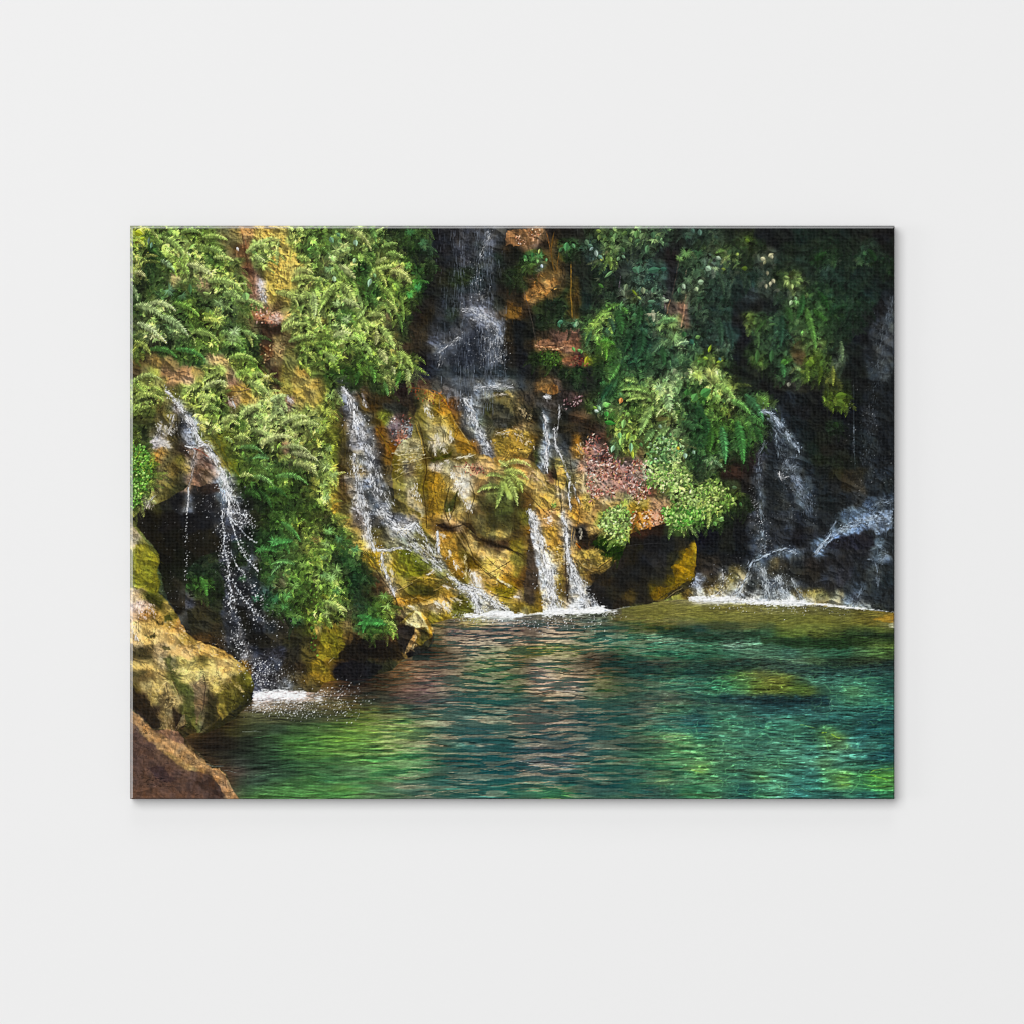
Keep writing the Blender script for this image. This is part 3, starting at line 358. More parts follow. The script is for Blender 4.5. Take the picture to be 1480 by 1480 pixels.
COLS['a4'] = """8,6,a08444 20,6,a88440 30,4,948054 36,6,6c6840 44,6,a89444 54,6,b09444 58,4,5c5424 66,8,b49444 76,6,b48c48 86,7,a88034 93,8,84601c 98,6,2c2c38 106,6,343848 116,6,3a3e48 126,8,28241c 136,8,30281c 142,8,443c18 147,8,8a6c18
8,13,5c4c28 18,14,70582c 28,14,906f38 36,14,5c5824 42,14,7c7434 50,14,b09c50 58,14,a89c58 66,16,b89444 76,14,b49854 84,14,7c6834 92,15,5c5818 97,18,908c10 103,15,30303c 111,14,30303a 120,14,34302c 130,16,48402c 140,18,5c4c24 146,14,7c5c1c
8,22,5c4c20 18,22,8c7440 26,22,a08444 34,22,a88c54 40,22,5a5c24 48,24,4c541c 55,22,8a7850 61,22,5c5034 68,22,a08438 76,20,6c5c24 84,22,8c7438 92,22,4c4814 98,23,403c10 104,20,4a4c5a 112,22,36363c 124,22,5a5c5c 134,24,4c4838 144,24,443c24
8,32,302418 14,32,40301c 22,32,8c7438 30,32,5c4c2c 35,30,806a3c 41,32,98804c 47,34,505424 54,32,7c6c48 61,32,684f34 66,34,2c2a14 72,30,6c5c24 80,32,443f1a 90,32,302c14 97,32,1c1e12 104,30,b0b4bc 114,29,bcc0c8 124,29,a8acb4 134,29,a4a8ac 144,30,84887c
7,42,5c4838 14,42,3a2c24 22,42,34281c 29,44,7c6434 35,42,7c6840 41,44,5c4828 47,42,545420 54,42,4c501c 60,42,605434 67,42,38341c 73,42,8c6c24 80,42,34301a 88,42,24261a 96,38,505c48 106,37,7c8474 118,36,5c684c 130,37,546048 144,37,4a5c38
8,52,6a5444 16,50,54402e 24,52,2c241c 30,54,806838 36,52,745c34 41,52,3c2f18 48,50,3a3c1c 53,52,64682a 58,50,6a5c3c 64,52,38341a 72,48,403818 80,50,20221a 88,48,3a4c28 98,46,44603a 110,46,3c5434 122,46,344c30 134,46,304834 146,46,2c4834
8,62,604c40 17,60,7c6240 25,58,5c4430 32,58,8a684c 40,60,7c6050 46,56,302a18 53,58,4c481f 60,58,24221a 70,58,1c221c 82,56,34441f 92,56,2a442c 104,55,284c34 118,56,204838 132,56,286434 146,56,2f7034
8,72,58443c 18,70,60483a 27,68,90704c 36,66,70543f 42,66,806450 48,68,54442c 54,66,1a1e18 66,66,1a1f1c 80,66,1c2420 94,66,183028 108,66,1f4c34 120,62,286c34 132,66,2f8034 146,66,34883a
8,84,5c4638 18,82,604838 28,78,6a5038 36,74,84683f 44,72,94744c 52,76,6c5438 58,76,3a3424 64,76,202a22 76,76,1c2a24 88,74,183028 100,74,183a2c 112,74,1a4c34 124,74,28703a 138,74,34883a 147,74,388c3c
8,94,5c4430 18,92,483828 27,90,40302a 36,86,60483c 44,80,8c6c44 52,82,9c7c4c 60,84,906c44 65,80,303024 76,80,283830 88,80,24403a 100,82,183c30 112,82,1a4434 126,82,185034 140,82,24643c
8,102,5c4430 20,102,54402f 32,98,604838 44,92,5c4838 52,90,5c483a 58,92,584438 65,90,443428 71,88,947048 78,88,3c382c 86,88,4c5650 98,88,2c4c40 112,88,1f4c3c 126,90,1a4838 140,88,206038
8,107,604a34 24,107,644c38 40,104,5c4838 52,100,4c3a30 62,98,4c3c32 70,98,3c2f2a 75,96,8c704c 80,94,24281f 90,94,24443a 102,94,245848 116,96,286c44 130,94,2c7c40 145,94,2c8440
60,107,5c4840 72,106,483830 80,106,947a58 86,103,2c5040 94,102,2a6a44 106,102,2c7440 120,100,349044 134,100,2f8844 146,100,389848
90,108,2c7438 104,108,348c3c 118,107,349444 132,106,2f8c40 146,107,3c9c44"""
COLS['b4'] = """4,6,70601c 10,4,5c4818 16,8,1c1614 30,8,1c1a18 44,8,22241a 54,8,2a2c1c 62,6,5a5430 72,6,706444 84,5,5a5440 96,6,5c5444 108,6,605c44 120,6,587040 134,7,587844 146,7,546848
4,16,7c5c18 8,20,64541c 16,18,1a1a18 30,18,201f1a 44,18,26281f 56,18,343420 66,16,605838 78,16,5c5444 90,16,60584c 102,16,60604c 116,17,506644 130,17,486848 144,16,4c6c3c
6,27,5c6048 16,27,50544c 26,26,2c2f28 38,26,24302a 48,24,343a24 58,24,484838 70,24,645a4c 82,22,605450 94,24,68604f 106,23,5c6850 118,22,50644c 130,22,54604c 144,22,506844
6,36,505c38 16,36,4c5c34 26,35,444c28 38,35,263a30 50,34,2c3c34 62,32,3c4440 74,31,443f44 86,32,44484a 98,32,445450 108,29,34504a 118,31,2c584c 130,33,2c5c4c 144,31,2a5c4c
6,46,3c5034 16,46,344c30 28,44,3c5828 40,41,4c7030 52,42,405c38 64,40,386444 76,42,2c544c 88,40,4c6450 100,40,3c5c50 112,40,3a5c50 124,42,446454 136,42,4c6858 146,41,345850
6,54,2f6c34 18,52,3c7830 30,50,4c8430 42,50,58903a 54,50,60944c 66,52,509444 78,50,587c50 88,50,5c7c58 98,50,60745c 110,49,446458 120,50,6a7058 132,50,607058 144,49,4a6854
6,63,489434 18,62,4c9834 30,60,509a38 42,60,5c9c40 54,60,609850 66,60,5c8c48 78,58,508448 90,58,446c50 102,57,345c50 114,56,345c54 126,56,345854 140,56,3c6054
6,72,3c9038 18,70,4c9c3c 30,71,4c9c40 42,70,3f8840 54,70,5c9048 66,68,588850 78,66,64845c 90,66,5c6c54 102,63,5c6854 114,62,245450 126,62,24544f 140,62,2a5850
6,80,246838 18,78,307c40 30,78,388c40 42,78,389444 54,78,409850 66,76,389850 78,75,3c8450 90,74,34684c 102,71,3a6c54 114,70,346458 126,70,4c6860 140,66,205450
6,88,287848 18,88,2c7848 30,88,387c54 42,86,389450 54,84,30904c 66,84,489858 78,84,308c4c 90,82,2c6c4c 102,79,1c3c3c 114,78,24584c 126,77,205450 140,76,205450
6,96,247444 18,95,2f8448 30,95,2f8c4c 42,94,2c8048 54,92,30844c 66,92,3c8c54 78,90,3c7c54 92,88,1f5848 104,86,1c5048 118,86,24584f 132,84,1f5050 146,84,185050
6,103,349444 18,100,44a440 30,102,409c48 42,102,3c7c54 54,101,3a7c5a 66,98,5c806c 78,97,4a7460 92,96,2f6054 106,95,4c6c5c 120,94,44685c 134,92,286058 146,92,1a5454
8,108,309040 22,107,349444 36,107,388450 50,107,3a8450 64,106,387854 78,104,3c6c5c 92,103,28644f 106,102,226050 120,102,1f5c50 134,101,2f6858 146,100,247058
70,109,28644c 90,109,587460 110,109,487460 130,109,407060 145,108,286450"""
COLS['c4'] = """5,5,484c28 14,6,544c40 25,4,7c7c68 36,5,6c7050 48,5,605c44 60,5,483c28 74,5,2c3024 90,5,2c4a38 104,5,3c3c34 116,5,4c4038 128,6,385038 144,6,245040
6,14,50603a 16,13,64544c 26,13,807868 38,12,78704c 50,12,6c5c44 62,12,706440 74,11,54542f 86,13,2a4434 98,14,245040 110,13,305844 122,10,487038 134,12,2f6048 146,12,1f5444
6,23,4a5c30 16,22,706454 26,22,787060 38,22,706c5c 50,22,706c64 60,23,506844 70,24,64702c 80,24,446038 92,22,405c44 104,22,386448 118,22,44805c 130,20,388060 144,20,347c5c
6,32,305c4c 16,31,606450 26,31,7c6c48 38,32,746c54 50,32,706c5c 60,30,446448 72,30,405c48 84,30,385840 96,30,385440 108,30,445c4c 120,32,485044 132,30,385c48 146,30,245044
6,40,5c5c4c 16,40,3c5048 26,38,2f504c 38,38,1f4844 52,38,245850 64,37,48644f 78,38,2f5448 92,40,2c5048 104,39,5c6450 116,39,48784f 130,40,44784f 144,40,2c5848
6,48,645c4c 16,48,504c44 26,47,4c5c54 38,45,6c644f 50,46,38504c 62,46,2a5450 74,46,2c5c50 86,47,24584c 98,46,3c5c50 110,46,386450 122,48,286054 136,48,1a585c 146,48,18585c
6,56,5c604f 16,54,3a5450 28,51,605c50 40,51,5c5c54 52,51,3c5850 64,54,405c50 76,52,38584c 88,54,38644c 100,52,4a6c4f 112,54,348064 124,55,389074 136,56,2f8068 146,58,1a6460
6,64,3c5c50 18,62,34504c 30,60,3a504c 42,59,5c6454 54,60,44645a 66,60,2f5c54 78,59,345c4c 90,60,306048 102,60,3c6c48 112,61,689c58 124,60,7ca458 134,61,609450 146,60,287054
6,70,284c4c 18,69,5c5c58 30,70,304c4c 42,70,204448 54,68,485c54 66,68,386054 78,67,34584c 90,67,344c44 102,67,2c503c 112,66,344c3c 122,66,509050 134,64,489450 146,66,408c54
6,76,445450 18,75,4c5854 30,74,485854 42,74,58605c 54,74,4c6058 66,75,3c6458 78,74,506850 90,74,406c4c 102,75,40784c 114,74,488450 126,72,489050 138,76,488c50 146,78,509850
6,84,3c5454 18,83,5c6460 30,82,545c5c 42,82,4c5c5c 54,81,2f6454 66,82,286454 78,80,3c7050 90,82,2f6450 102,82,34704c 114,82,3c804c 126,82,408450 138,86,54984c 145,86,78ac3c
6,89,4c5c50 18,88,4c5c58 30,87,506058 44,87,4c6058 54,88,305c4c 66,88,1a584c 78,87,386c50 90,86,285c50 104,86,2c5c4c 116,88,386c48 130,90,347450 144,94,40905c
6,98,3a6454 18,97,486c54 30,95,34605a 44,94,1a4c4c 56,93,5c6c58 68,93,487058 80,92,245c50 92,93,24604f 104,96,3c7850 116,95,588c50 128,95,3c7450 142,100,2f7c50
6,106,38744c 18,104,3a7c50 30,103,3c8050 42,103,408048 54,101,1f5850 66,102,185050 78,101,1a5050 92,101,2a6450 106,102,1f5050 120,102,2a644f 134,104,348448 146,106,348448
6,109,447854 30,109,489044 54,109,3a7850 78,109,387854 102,109,306450 126,109,28644f"""
COLS['d4'] = """4,4,3a4c28 14,6,343a30 28,5,2a3028 42,4,44583a 56,6,54784c 70,5,587c58 84,4,405830 98,4,1c2c1c 112,5,242c18 126,5,242818 140,6,1a2420
4,12,2f5840 16,11,3c7434 28,11,5c8034 40,11,748038 52,11,587848 66,10,4a7c5c 80,10,447c60 94,11,307058 108,11,347c64 122,11,389074 136,11,34705c
4,21,2c7450 16,19,34804c 28,18,4c8c4c 40,19,606c24 52,17,7c7424 62,16,6c701c 72,18,305438 84,17,387c64 96,17,347460 110,18,388464 124,18,2c7458 138,18,1a5448
6,27,348c58 18,26,3c9c60 28,25,408c50 40,25,60741c 50,24,707820 60,24,68741c 70,24,4c6c20 80,27,607420 90,26,2a5840 100,25,347858 112,26,4c8c50 124,26,3a805c 138,25,1a4c44
4,33,244844 16,32,2a4844 28,32,3c5450 40,31,2c4844 52,32,1f3a3c 64,31,1c3838 76,32,182c30 90,33,203c3c 100,32,2f785c 112,34,388058 124,34,2c785c 138,32,2c7c5c
4,41,387054 16,40,306850 28,41,2c6450 40,40,205450 54,40,1f5454 68,40,1f5454 82,41,28645c 96,40,307464 108,41,24685c 122,40,24685c 138,41,1f645c
6,48,2f7858 18,47,348464 30,50,34785c 42,48,2c7060 56,48,348064 70,49,348064 84,47,28645c 98,47,1a5450 110,49,20584c 124,48,1a5050 138,48,16504c
6,58,3c7c5c 18,56,44885c 30,57,3c8464 42,56,348060 56,56,307c60 70,55,3a8c64 80,56,1c4c40 90,57,3c7c44 98,60,6ca03c 106,56,206054 120,58,1a5c58 136,56,165450
6,66,408054 18,66,408864 30,66,388060 42,66,2f6c54 56,66,3c7c5c 70,66,388064 82,66,2a6c5c 92,67,447c4c 104,68,588c54 116,66,348c80 128,67,2f705c 140,66,185850
6,76,3c784f 18,75,407c54 30,74,387858 42,74,34745c 56,72,388464 70,72,408c6c 82,74,2f7c6c 94,74,3c8464 106,74,3c8870 118,75,2f7864 130,77,145054 142,77,125058
6,86,3a7850 18,85,3c7c50 30,83,387858 42,82,3c8058 56,80,3c7c50 68,79,3a8060 80,80,489470 90,80,5c9858 102,82,348068 114,84,2f7458 126,84,205c50 142,84,2a6c44
6,94,448850 18,92,2f7458 30,92,307458 42,92,50904f 56,89,388464 70,90,30806a 82,88,2c786c 94,88,489450 106,90,60a840 116,92,389450 128,90,48a034 140,90,54a834
6,101,3a8054 18,100,388460 30,100,1a5854 42,100,307c60 56,98,48986c 70,100,2a786a 82,98,287868 94,98,3c8c54 106,97,6cac44 118,98,2c7c48 130,98,40a040 140,97,4ca040
6,108,48904f 18,107,286c5a 30,107,166054 42,107,3c8c54 56,105,409468 70,107,24746a 82,106,287868 96,106,205c58 110,104,2c7c60 124,106,1c6460 138,106,207048"""
def tl(s):
    """outline measured on the tiles: 'a4 x,y x,y b4 x,y ...'"""
    r = []; t = None
    for k in s.split():
        if ',' in k: x, y = k.split(','); r.append(tp(t, float(x), float(y)))
        else: t = k
    return r
SEG = [
 ('pool', "a4 92,112 86,106 80,95 78,89 72,84 66,81 56,72 46,62 52,58 60,58 72,54 84,47 92,38 98,32 100,28 112,26 130,26 147,27 b4 4,20 10,18 30,17 56,10 64,2 70,0 b3 83,106 88,96 86,86 100,82 120,80 147,77 c3 0,80 20,78.5 68,77 80,74.5 105,70.5 115,68.5 126,67 147,67 d3 0,66 30,68.5 70,72 100,73 120,74.5 150,78 d4 160,130", 1.2),
 ('bank', "a4 -6,36 4,39 14,48 22,55.5 27,56 32,55 40,57 45,62 45,66.5 52,71 60,78 66,84 72,85 77,89 80,96 86,106 90,114 -6,120", 1.2),
 ('boulder', "a3 -6,7 4,7 14,20 26,32 27,38 25,46 27,55 26,62 33,68 36,74 40,78 44,86 49,94 60,100 72,104 82,110 a4 86,2 94,9 99,20 98,32 92,38 84,47 72,54 58,60 55,58 50,47 46,42 46,55 40,55.5 36,57.5 30,55 22,55 14,47 4,38 -6,35", 1.2),
 ('cave', "a2 12,111 25,105.5 36,99.5 46,93.5 50,90 58,91.5 66,90 71,89 78,106 a3 76,10 74,30 60,33 48,44 46,70 52,98 44,88 30,60 24,30 6,5", 1.2),
 ('small', "b3 64,84 68,79 74,76 79,77 84,84 89,92 88,98 83,112 70,113 60,98 60,88", 1.),
 ('dark', "c3 57,60 66,50 78,38 84,32 90,16 105,12 120,8 138,12 141,28 140,52 128,60 115,68 105,70.5 86,73 76,75.5 68,74 62,66", 1.),
 ('gold', "b2 57,68 63,56 70,54 74,40 72,22 66,15 75,15.5 85,18 95,23 101,33 104,42 113,54 122,66 134,70 147,63 c2 0,65 14,67 17,72 20,77 25,86 29,92 c3 12,5 14,18 22,50 24,77 0,79 b3 146,73 140,70 120,60 104,50 96,38 90,22 80,12 b2 78,112 58,100 56,84", 1.2),
]
def base_map():
    P = []; C = []
    for tile, s in COLS.items():
        for tok in s.split():
            x, y, h = tok.split(',')
            P.append(tp(tile, float(x), float(y))); C.append(hexc(h))
    P = np.array(P, np.float32); C = np.array(C, np.float32)
    segs = [tl(s) for _, s, _ in SEG]
    sid = np.full(len(P), -1)
    for k in reversed(range(len(segs))):
        sid[inpoly(P[:, 0], P[:, 1], segs[k])] = k
    st = 3
    gx = GX[::st, ::st]; gy = GY[::st, ::st]
    wx = gx + (fbm(gx/22, gy/22, 1)-.5)*14; wy = gy + (fbm(gx/22, gy/22, 9)-.5)*14
    ys = np.arange(H)/st; xs = np.arange(W)/st
    masks = {}
    def field(idx, water=False, box=None):
        out = np.zeros(gx.shape+(3,), np.float32); den = np.full(gx.shape, 1e-12, np.float32)
        for (px, py), c in zip(P[idx], C[idx]):
            if water: d2 = ((gx-px)*.62)**2+((gy-py)*1.35)**2+((wx-gx)*(gx-px))*.2
            else: d2 = (wx-px)**2 + (wy-py)**2
            w = np.exp(-d2/(2*5.0**2)) + 4e-4/(1+np.abs(d2)/60)**2
            out += w[..., None]*c; den += w
        out /= den[..., None]
        q = np.clip(ys, 0, out.shape[0]-1.001); r = np.clip(xs, 0, out.shape[1]-1.001)
        yi = q.astype(int); xi = r.astype(int); fy = (q-yi)[:, None, None]; fx = (r-xi)[None, :, None]
        o = out[yi]*(1-fy)+out[yi+1]*fy
        return (o[:, xi]*(1-fx)+o[:, xi+1]*fx).astype(np.float32)
    B = field(sid == -1)
    for k in reversed(range(len(segs))):
        if (sid == k).sum() < 2: continue
        s, m = pmask(segs[k], SEG[k][2], 0 if k == 0 else 1.6, 7.)
        M = np.zeros((H, W), np.float32); M[s] = m
        masks[SEG[k][0]] = M
        F = field(sid == k, k == 0)
        B = B*(1-M[..., None])+F*M[..., None]
    for k, (n, _, _) in enumerate(SEG):                  # a mask loses what earlier outlines cover
        for n2, _, _ in SEG[:k]: masks[n] = masks[n]*(1-masks[n2])
    return B, masks
def grade(B, pool):
    """pull the read-off colours to the print's own: olive greens, golden rock, deep water"""
    B = B.copy(); l0 = B.mean(-1)
    r, g, b = B[..., 0], B[..., 1], B[..., 2]
    gr = np.clip((g-np.maximum(r, b))*5, 0, 1)*(1-pool)
    B[..., 0] += gr*.045*np.clip(l0*3, 0, 1); B[..., 2] -= gr*(.02+.035*sst(660, 600, GX))*np.clip(l0*3, 0, 1)
    l = B.mean(-1, keepdims=True)
    B = l+(B-l)*(1-.24*gr[..., None]-.26*pool[..., None])
    B = B*(1-.05*gr[..., None])
    # the basin: even the patches out, warmer green at the left, deeper teal at the right
    sm = blur(B, 11)
    k = (pool*.5*sst(930, 960, GY))[..., None]
    B = B*(1-k)+sm*k
    lf = pool*sst(680, 560, GX)
    B[..., 0] += lf*.055*np.clip(l0*3, 0, 1); B[..., 1] -= lf*.02; B[..., 2] -= lf*.03
    rt = pool*sst(760, 900, GX)*sst(935, 960, GY)
    B = B*(1-.05*rt+.0*pool)[..., None]
    ye = np.clip((np.minimum(r, g)-b)*3-.7, 0, 1)*(1-pool)
    l = B.mean(-1, keepdims=True)
    B = l+(B-l)*(1-.40*ye[..., None])
    r, g, b = B[..., 0], B[..., 1], B[..., 2]
    bl = np.clip((b-np.maximum(r, g))*30+.4, 0, 1)*(1-pool)*np.clip(1-np.clip(g-r, 0, 1)*20, 0, 1)
    l = B.mean(-1, keepdims=True)
    B = l+(B-l)*(1-.45*bl[..., None])
    ur = sst(760, 1000, GX)*sst(600, 480, GY)                    # the shaded thicket
    l = B.mean(-1, keepdims=True)
    B = (l+(B-l)*(1-.18*ur[..., None]))*(1+.10*ur[..., None])
    og = np.clip((r-b)*3-.5, 0, 1)*np.clip((r-g)*9, 0, 1)*(1-pool)
    B[..., 0] -= og*.03; B[..., 1] += og*.012
    B = B*(1+.08*og[..., None])
    uf = np.exp(-((GX-672)/75)**2)*sst(575, 540, GY)
    B = B*(1-.14*uf[..., None])
    lt = sst(.24, .42, B.mean(-1))*(1-pool)
    B = B*(1+.08*lt[..., None])
    tc = sst(730, 750, GX)*sst(900, 870, GX)*sst(640, 600, GY)*np.clip((r-g)*14, 0, 1)   # ledges beside the top fall
    l = B.mean(-1, keepdims=True)
    B = (l+(B-l)*(1-.3*tc[..., None]))*(1-.1*tc[..., None])
    s_, m_ = pmask(tl("c2 52,50 66,50 80,68 104,72 108,98 98,106 56,100"), 6, 8)      # the bed of fallen leaves is a dull pinkish brown
    l = B[s_].mean(-1, keepdims=True); B[s_] += ((l-B[s_])*.35+np.array([.02, .015, .02]))*m_[..., None]
    for o, kk in (("a3 71,-6 96,-6 106,60 110,108 84,108 72,60", .42), ("m0 9,8 15,12 24,30 30,50 62,86 54,92 20,60 8,30", .14)):
        s_, m_ = pmask(tl(o), 6, 5)
        B[s_] *= 1-kk*m_[..., None]
    return np.clip(B, 0, 1)

def foliage(B, G, n, kind, lo, hi):
    """small fronds and leaves coloured after the picture's local colour"""
    ys, xs = np.nonzero(G > .35)
    k = rng.choice(len(ys), n)
    for i in k:
        y = ys[i]+OY+rng.random(); x = xs[i]+OX+rng.random()
        c = B[ys[i], xs[i]]
        l = c.mean()
        a = (nz(x/40, y/40, 5)-.5)*2.2
        if x < 620: a0 = .75+a
        elif x < 1110 and y > 520: a0 = 1.45+a
        else: a0 = 1.5+a*.8
        j = rng.uniform(lo, hi)*(.5+.95*nz(x/13, y/10, 99))
        j = 1+(j-1)*(.62 if l < .17 else .85 if l < .3 else 1)
        cc = c*j
        if j > 1: cc = cc+np.array([.03, .015, .0])*(j-1)*2.
        cc = np.clip(cc*(1+rng.normal(size=3)*.04), 0, 1)
        s = .8+.35*(l > .3)
        if kind == 'frond':
            L = rng.uniform(10, 25)*(1.15 if l > .33 else .95)
            a1 = a0+rng.normal()*.55
            frond(x, y, x+math.cos(a1)*L, y+math.sin(a1)*L, rng.uniform(2.5, 6.), cc, rng.uniform(.05, .3), 1.9, .62)
        elif kind == 'leaf':
            leaf(x, y, a0+rng.normal()*1.1, rng.uniform(4, 10), rng.uniform(.8, 2.)*s, cc, .95)
        elif kind == 'tuft':
            m = rng.integers(4, 8); a1 = a0+rng.normal()*.7
            for q in range(m):
                leaf(x, y, a1+(q-m/2)*.42+rng.normal()*.1, rng.uniform(4.5, 9), rng.uniform(.6, 1.15), cc*rng.uniform(.8, 1.15), .95, .7, 0)

def ripples(B, M):
    """the pool: flattened waves that grow towards the viewer"""
    y = GY; x = GX
    d = np.clip((y-865)/290, 0, 1)
    wv = (fbm(x/90, y/26, 3, 3)-.5)
    out = 0
    for (sx, sy, y0, y1, se) in ((8, 1.2, 0, .35, 1), (12, 1.6, .15, .65, 4), (18, 2.2, .4, 1.05, 7), (26, 3.0, .7, 1.6, 12)):
        w = np.clip(1-np.abs(d-(y0+y1)/2)/((y1-y0)/2+.1), 0, 1)
        n = fbm(x/sx, (y+wv*9)/sy, se, 4, .55)
        out = out+w*n
        if se == 1: tot = w
        else: tot = tot+w
    return out/np.maximum(tot, 1e-3)-.5, d

def each(s):
    """'tile ; item ; item' -> lists of tokens"""
    t = None
    for it in s.replace('\n', ';').split(';'):
        it = it.strip()
        if not it: continue
        if it in ('m0', 'm1', 'm2', 'm3', 'm4', 'a1', 'b1', 'c1', 'd1', 'a2', 'b2', 'c2', 'd2', 'a3', 'b3', 'c3', 'd3', 'a4', 'b4', 'c4', 'd4'): t = it; continue
        yield t, it

def fronds(s):
    for t, it in each(s):
        v = it.split(',')
        a = tp(t, float(v[0]), float(v[1])); b = tp(t, float(v[2]), float(v[3]))
        c = hexc(v[5]); m = c.mean(); c = np.clip((m+(c-m)*.84)*(1+.16*(m > .33))+np.array([.015, .004, -.005]), 0, 1)
        frond(*a, *b, float(v[4])*rng.uniform(.8, 1.05), c, float(v[6]) if len(v) > 6 else .12, 1.9, .72, 1., True)

def soft(c):
    m = c.mean()
    return np.clip((m+(c-m)*(.78 if c[1] > max(c[0], c[2])+.1 else 1.))+np.array([.01, 0, -.01]), 0, 1)

def leaves(s):
    """x,y,angle in degrees,length,half width,colour"""
    for t, it in each(s):
        v = it.split(',')
        a = tp(t, float(v[0]), float(v[1]))
        leaf(*a, math.radians(float(v[2])), float(v[3]), float(v[4]), soft(hexc(v[5])), 1., .8, .14)
        dx, dy = math.cos(math.radians(float(v[2])))*float(v[3]), math.sin(math.radians(float(v[2])))*float(v[3])
        line(*a, a[0]+dx*.9, a[1]+dy*.9, .3, .2, hexc(v[5])*.7, .6)

def tufts(s):
    """palm-like tuft: x,y,direction,spread,length,colour"""
    for t, it in each(s):
        v = it.split(','); x, y = tp(t, float(v[0]), float(v[1])); c = soft(hexc(v[5]))
        d, sp, L = math.radians(float(v[2])), math.radians(float(v[3])), float(v[4])
        n = max(6, int(sp*3.2))
        for k in rng.permutation(n):
            leaf(x, y, d+sp*(k/(n-1)-.5)+rng.normal()*.05, L*rng.uniform(.75, 1.1), max(.7, L*.075), c*rng.uniform(.72, 1.18), 1., .7, 0)

def lines(s, wob=.5, k0=.55, a=.85, bead=0):
    """w0,w1,colour[,alpha] x,y x,y ... : tapering stroke through the points with a smooth waver"""
    for t, it in each(s):
        k = it.split(); v = k[0].split(',')
        p = np.array([tp(t, *map(float, q.split(','))) for q in k[1:]], np.float32)
        al = float(v[3]) if len(v) > 3 else 1.
        L = np.r_[0, np.cumsum(np.hypot(*np.diff(p, axis=0).T))]; n = max(3, int(L[-1]/2.2))
        u = np.linspace(0, L[-1], n+1)
        X = np.interp(u, L, p[:, 0]); Y = np.interp(u, L, p[:, 1])
        if len(p) > 2:                                   # round the corners
            for _ in range(3):
                X[1:-1] = (X[:-2]+2*X[1:-1]+X[2:])/4; Y[1:-1] = (Y[:-2]+2*Y[1:-1]+Y[2:])/4
        q0 = rng.random()*90
        X = X+(nz(u/6, u*0+q0, 3)-.5)*2*wob; Y = Y+(nz(u/6, u*0+q0, 13)-.5)*2*wob
        c = hexc(v[2])
        s = win(X.min()-4, Y.min()-4, X.max()+4, Y.max()+4)
        if s is None: continue
        gx = GX[s]; gy = GY[s]; M = np.zeros(gx.shape, np.float32)
        for i in range(n):
            f = (i+.5)/n; w = (float(v[0])*(1-f)+float(v[1])*f)*k0*min(1, 3.5*math.sin(math.pi*f)**.8)*rng.uniform(.7, 1.25)
            vx = X[i+1]-X[i]; vy = Y[i+1]-Y[i]
            q = np.clip(((gx-X[i])*vx+(gy-Y[i])*vy)/(vx*vx+vy*vy+1e-6), 0, 1)
            d = np.hypot(gx-X[i]-q*vx, gy-Y[i]-q*vy)
            np.maximum(M, np.clip(w-d+.5, 0, 1)*rng.uniform(.7, 1), out=M)
        put(s, M*al*a, c*(.85+.35*nz(gx/3, gy/3, 7))[..., None])
        if bead:
            for i in range(n):
                if rng.random() < bead:
                    dot(X[i]+rng.normal()*1.5, Y[i]+rng.normal(), rng.uniform(.4, 1.05), c*rng.uniform(.85, 1.05), .95)

def glints(s):
    """wet highlights: n,colour x0,y0 x1,y1 spread angle"""
    for t, it in each(s):
        k = it.split(); n, col = k[0].split(','); c = hexc(col)
        a = tp(t, *map(float, k[1].split(','))); b = tp(t, *map(float, k[2].split(','))); sp = float(k[3])
        an0 = math.radians(float(k[4])) if len(k) > 4 else math.atan2(b[1]-a[1], b[0]-a[0])
        for i in range(int(int(n)*1.3)):
            f = rng.random(); x = a[0]*(1-f)+b[0]*f+rng.normal()*sp; y = a[1]*(1-f)+b[1]*f+rng.normal()*sp*.8
            if nz(x/3., y/3., 55) < .38: continue
            an = an0+rng.normal()*.35; l = rng.uniform(1.2, 4.5)
            line(x, y, x+math.cos(an)*l, y+math.sin(an)*l, rng.uniform(.25, .8), .25, c*rng.uniform(.75, 1.12), rng.uniform(.35, .95))

def shapes(s):
    """colour,texture,feather,rough[,alpha] x,y ..."""
    for n, (t, it) in enumerate(each(s)):
        k = it.split(); v = k[0].split(',')
        p = [tp(t, *map(float, q.split(','))) for q in k[1:]]
        poly(p, hexc(v[0]), (float(v[4]) if len(v) > 4 else 1.)*.85, float(v[2])*1.3, float(v[3])*1.3, float(v[1])*.6, 9, 5, .4, n)

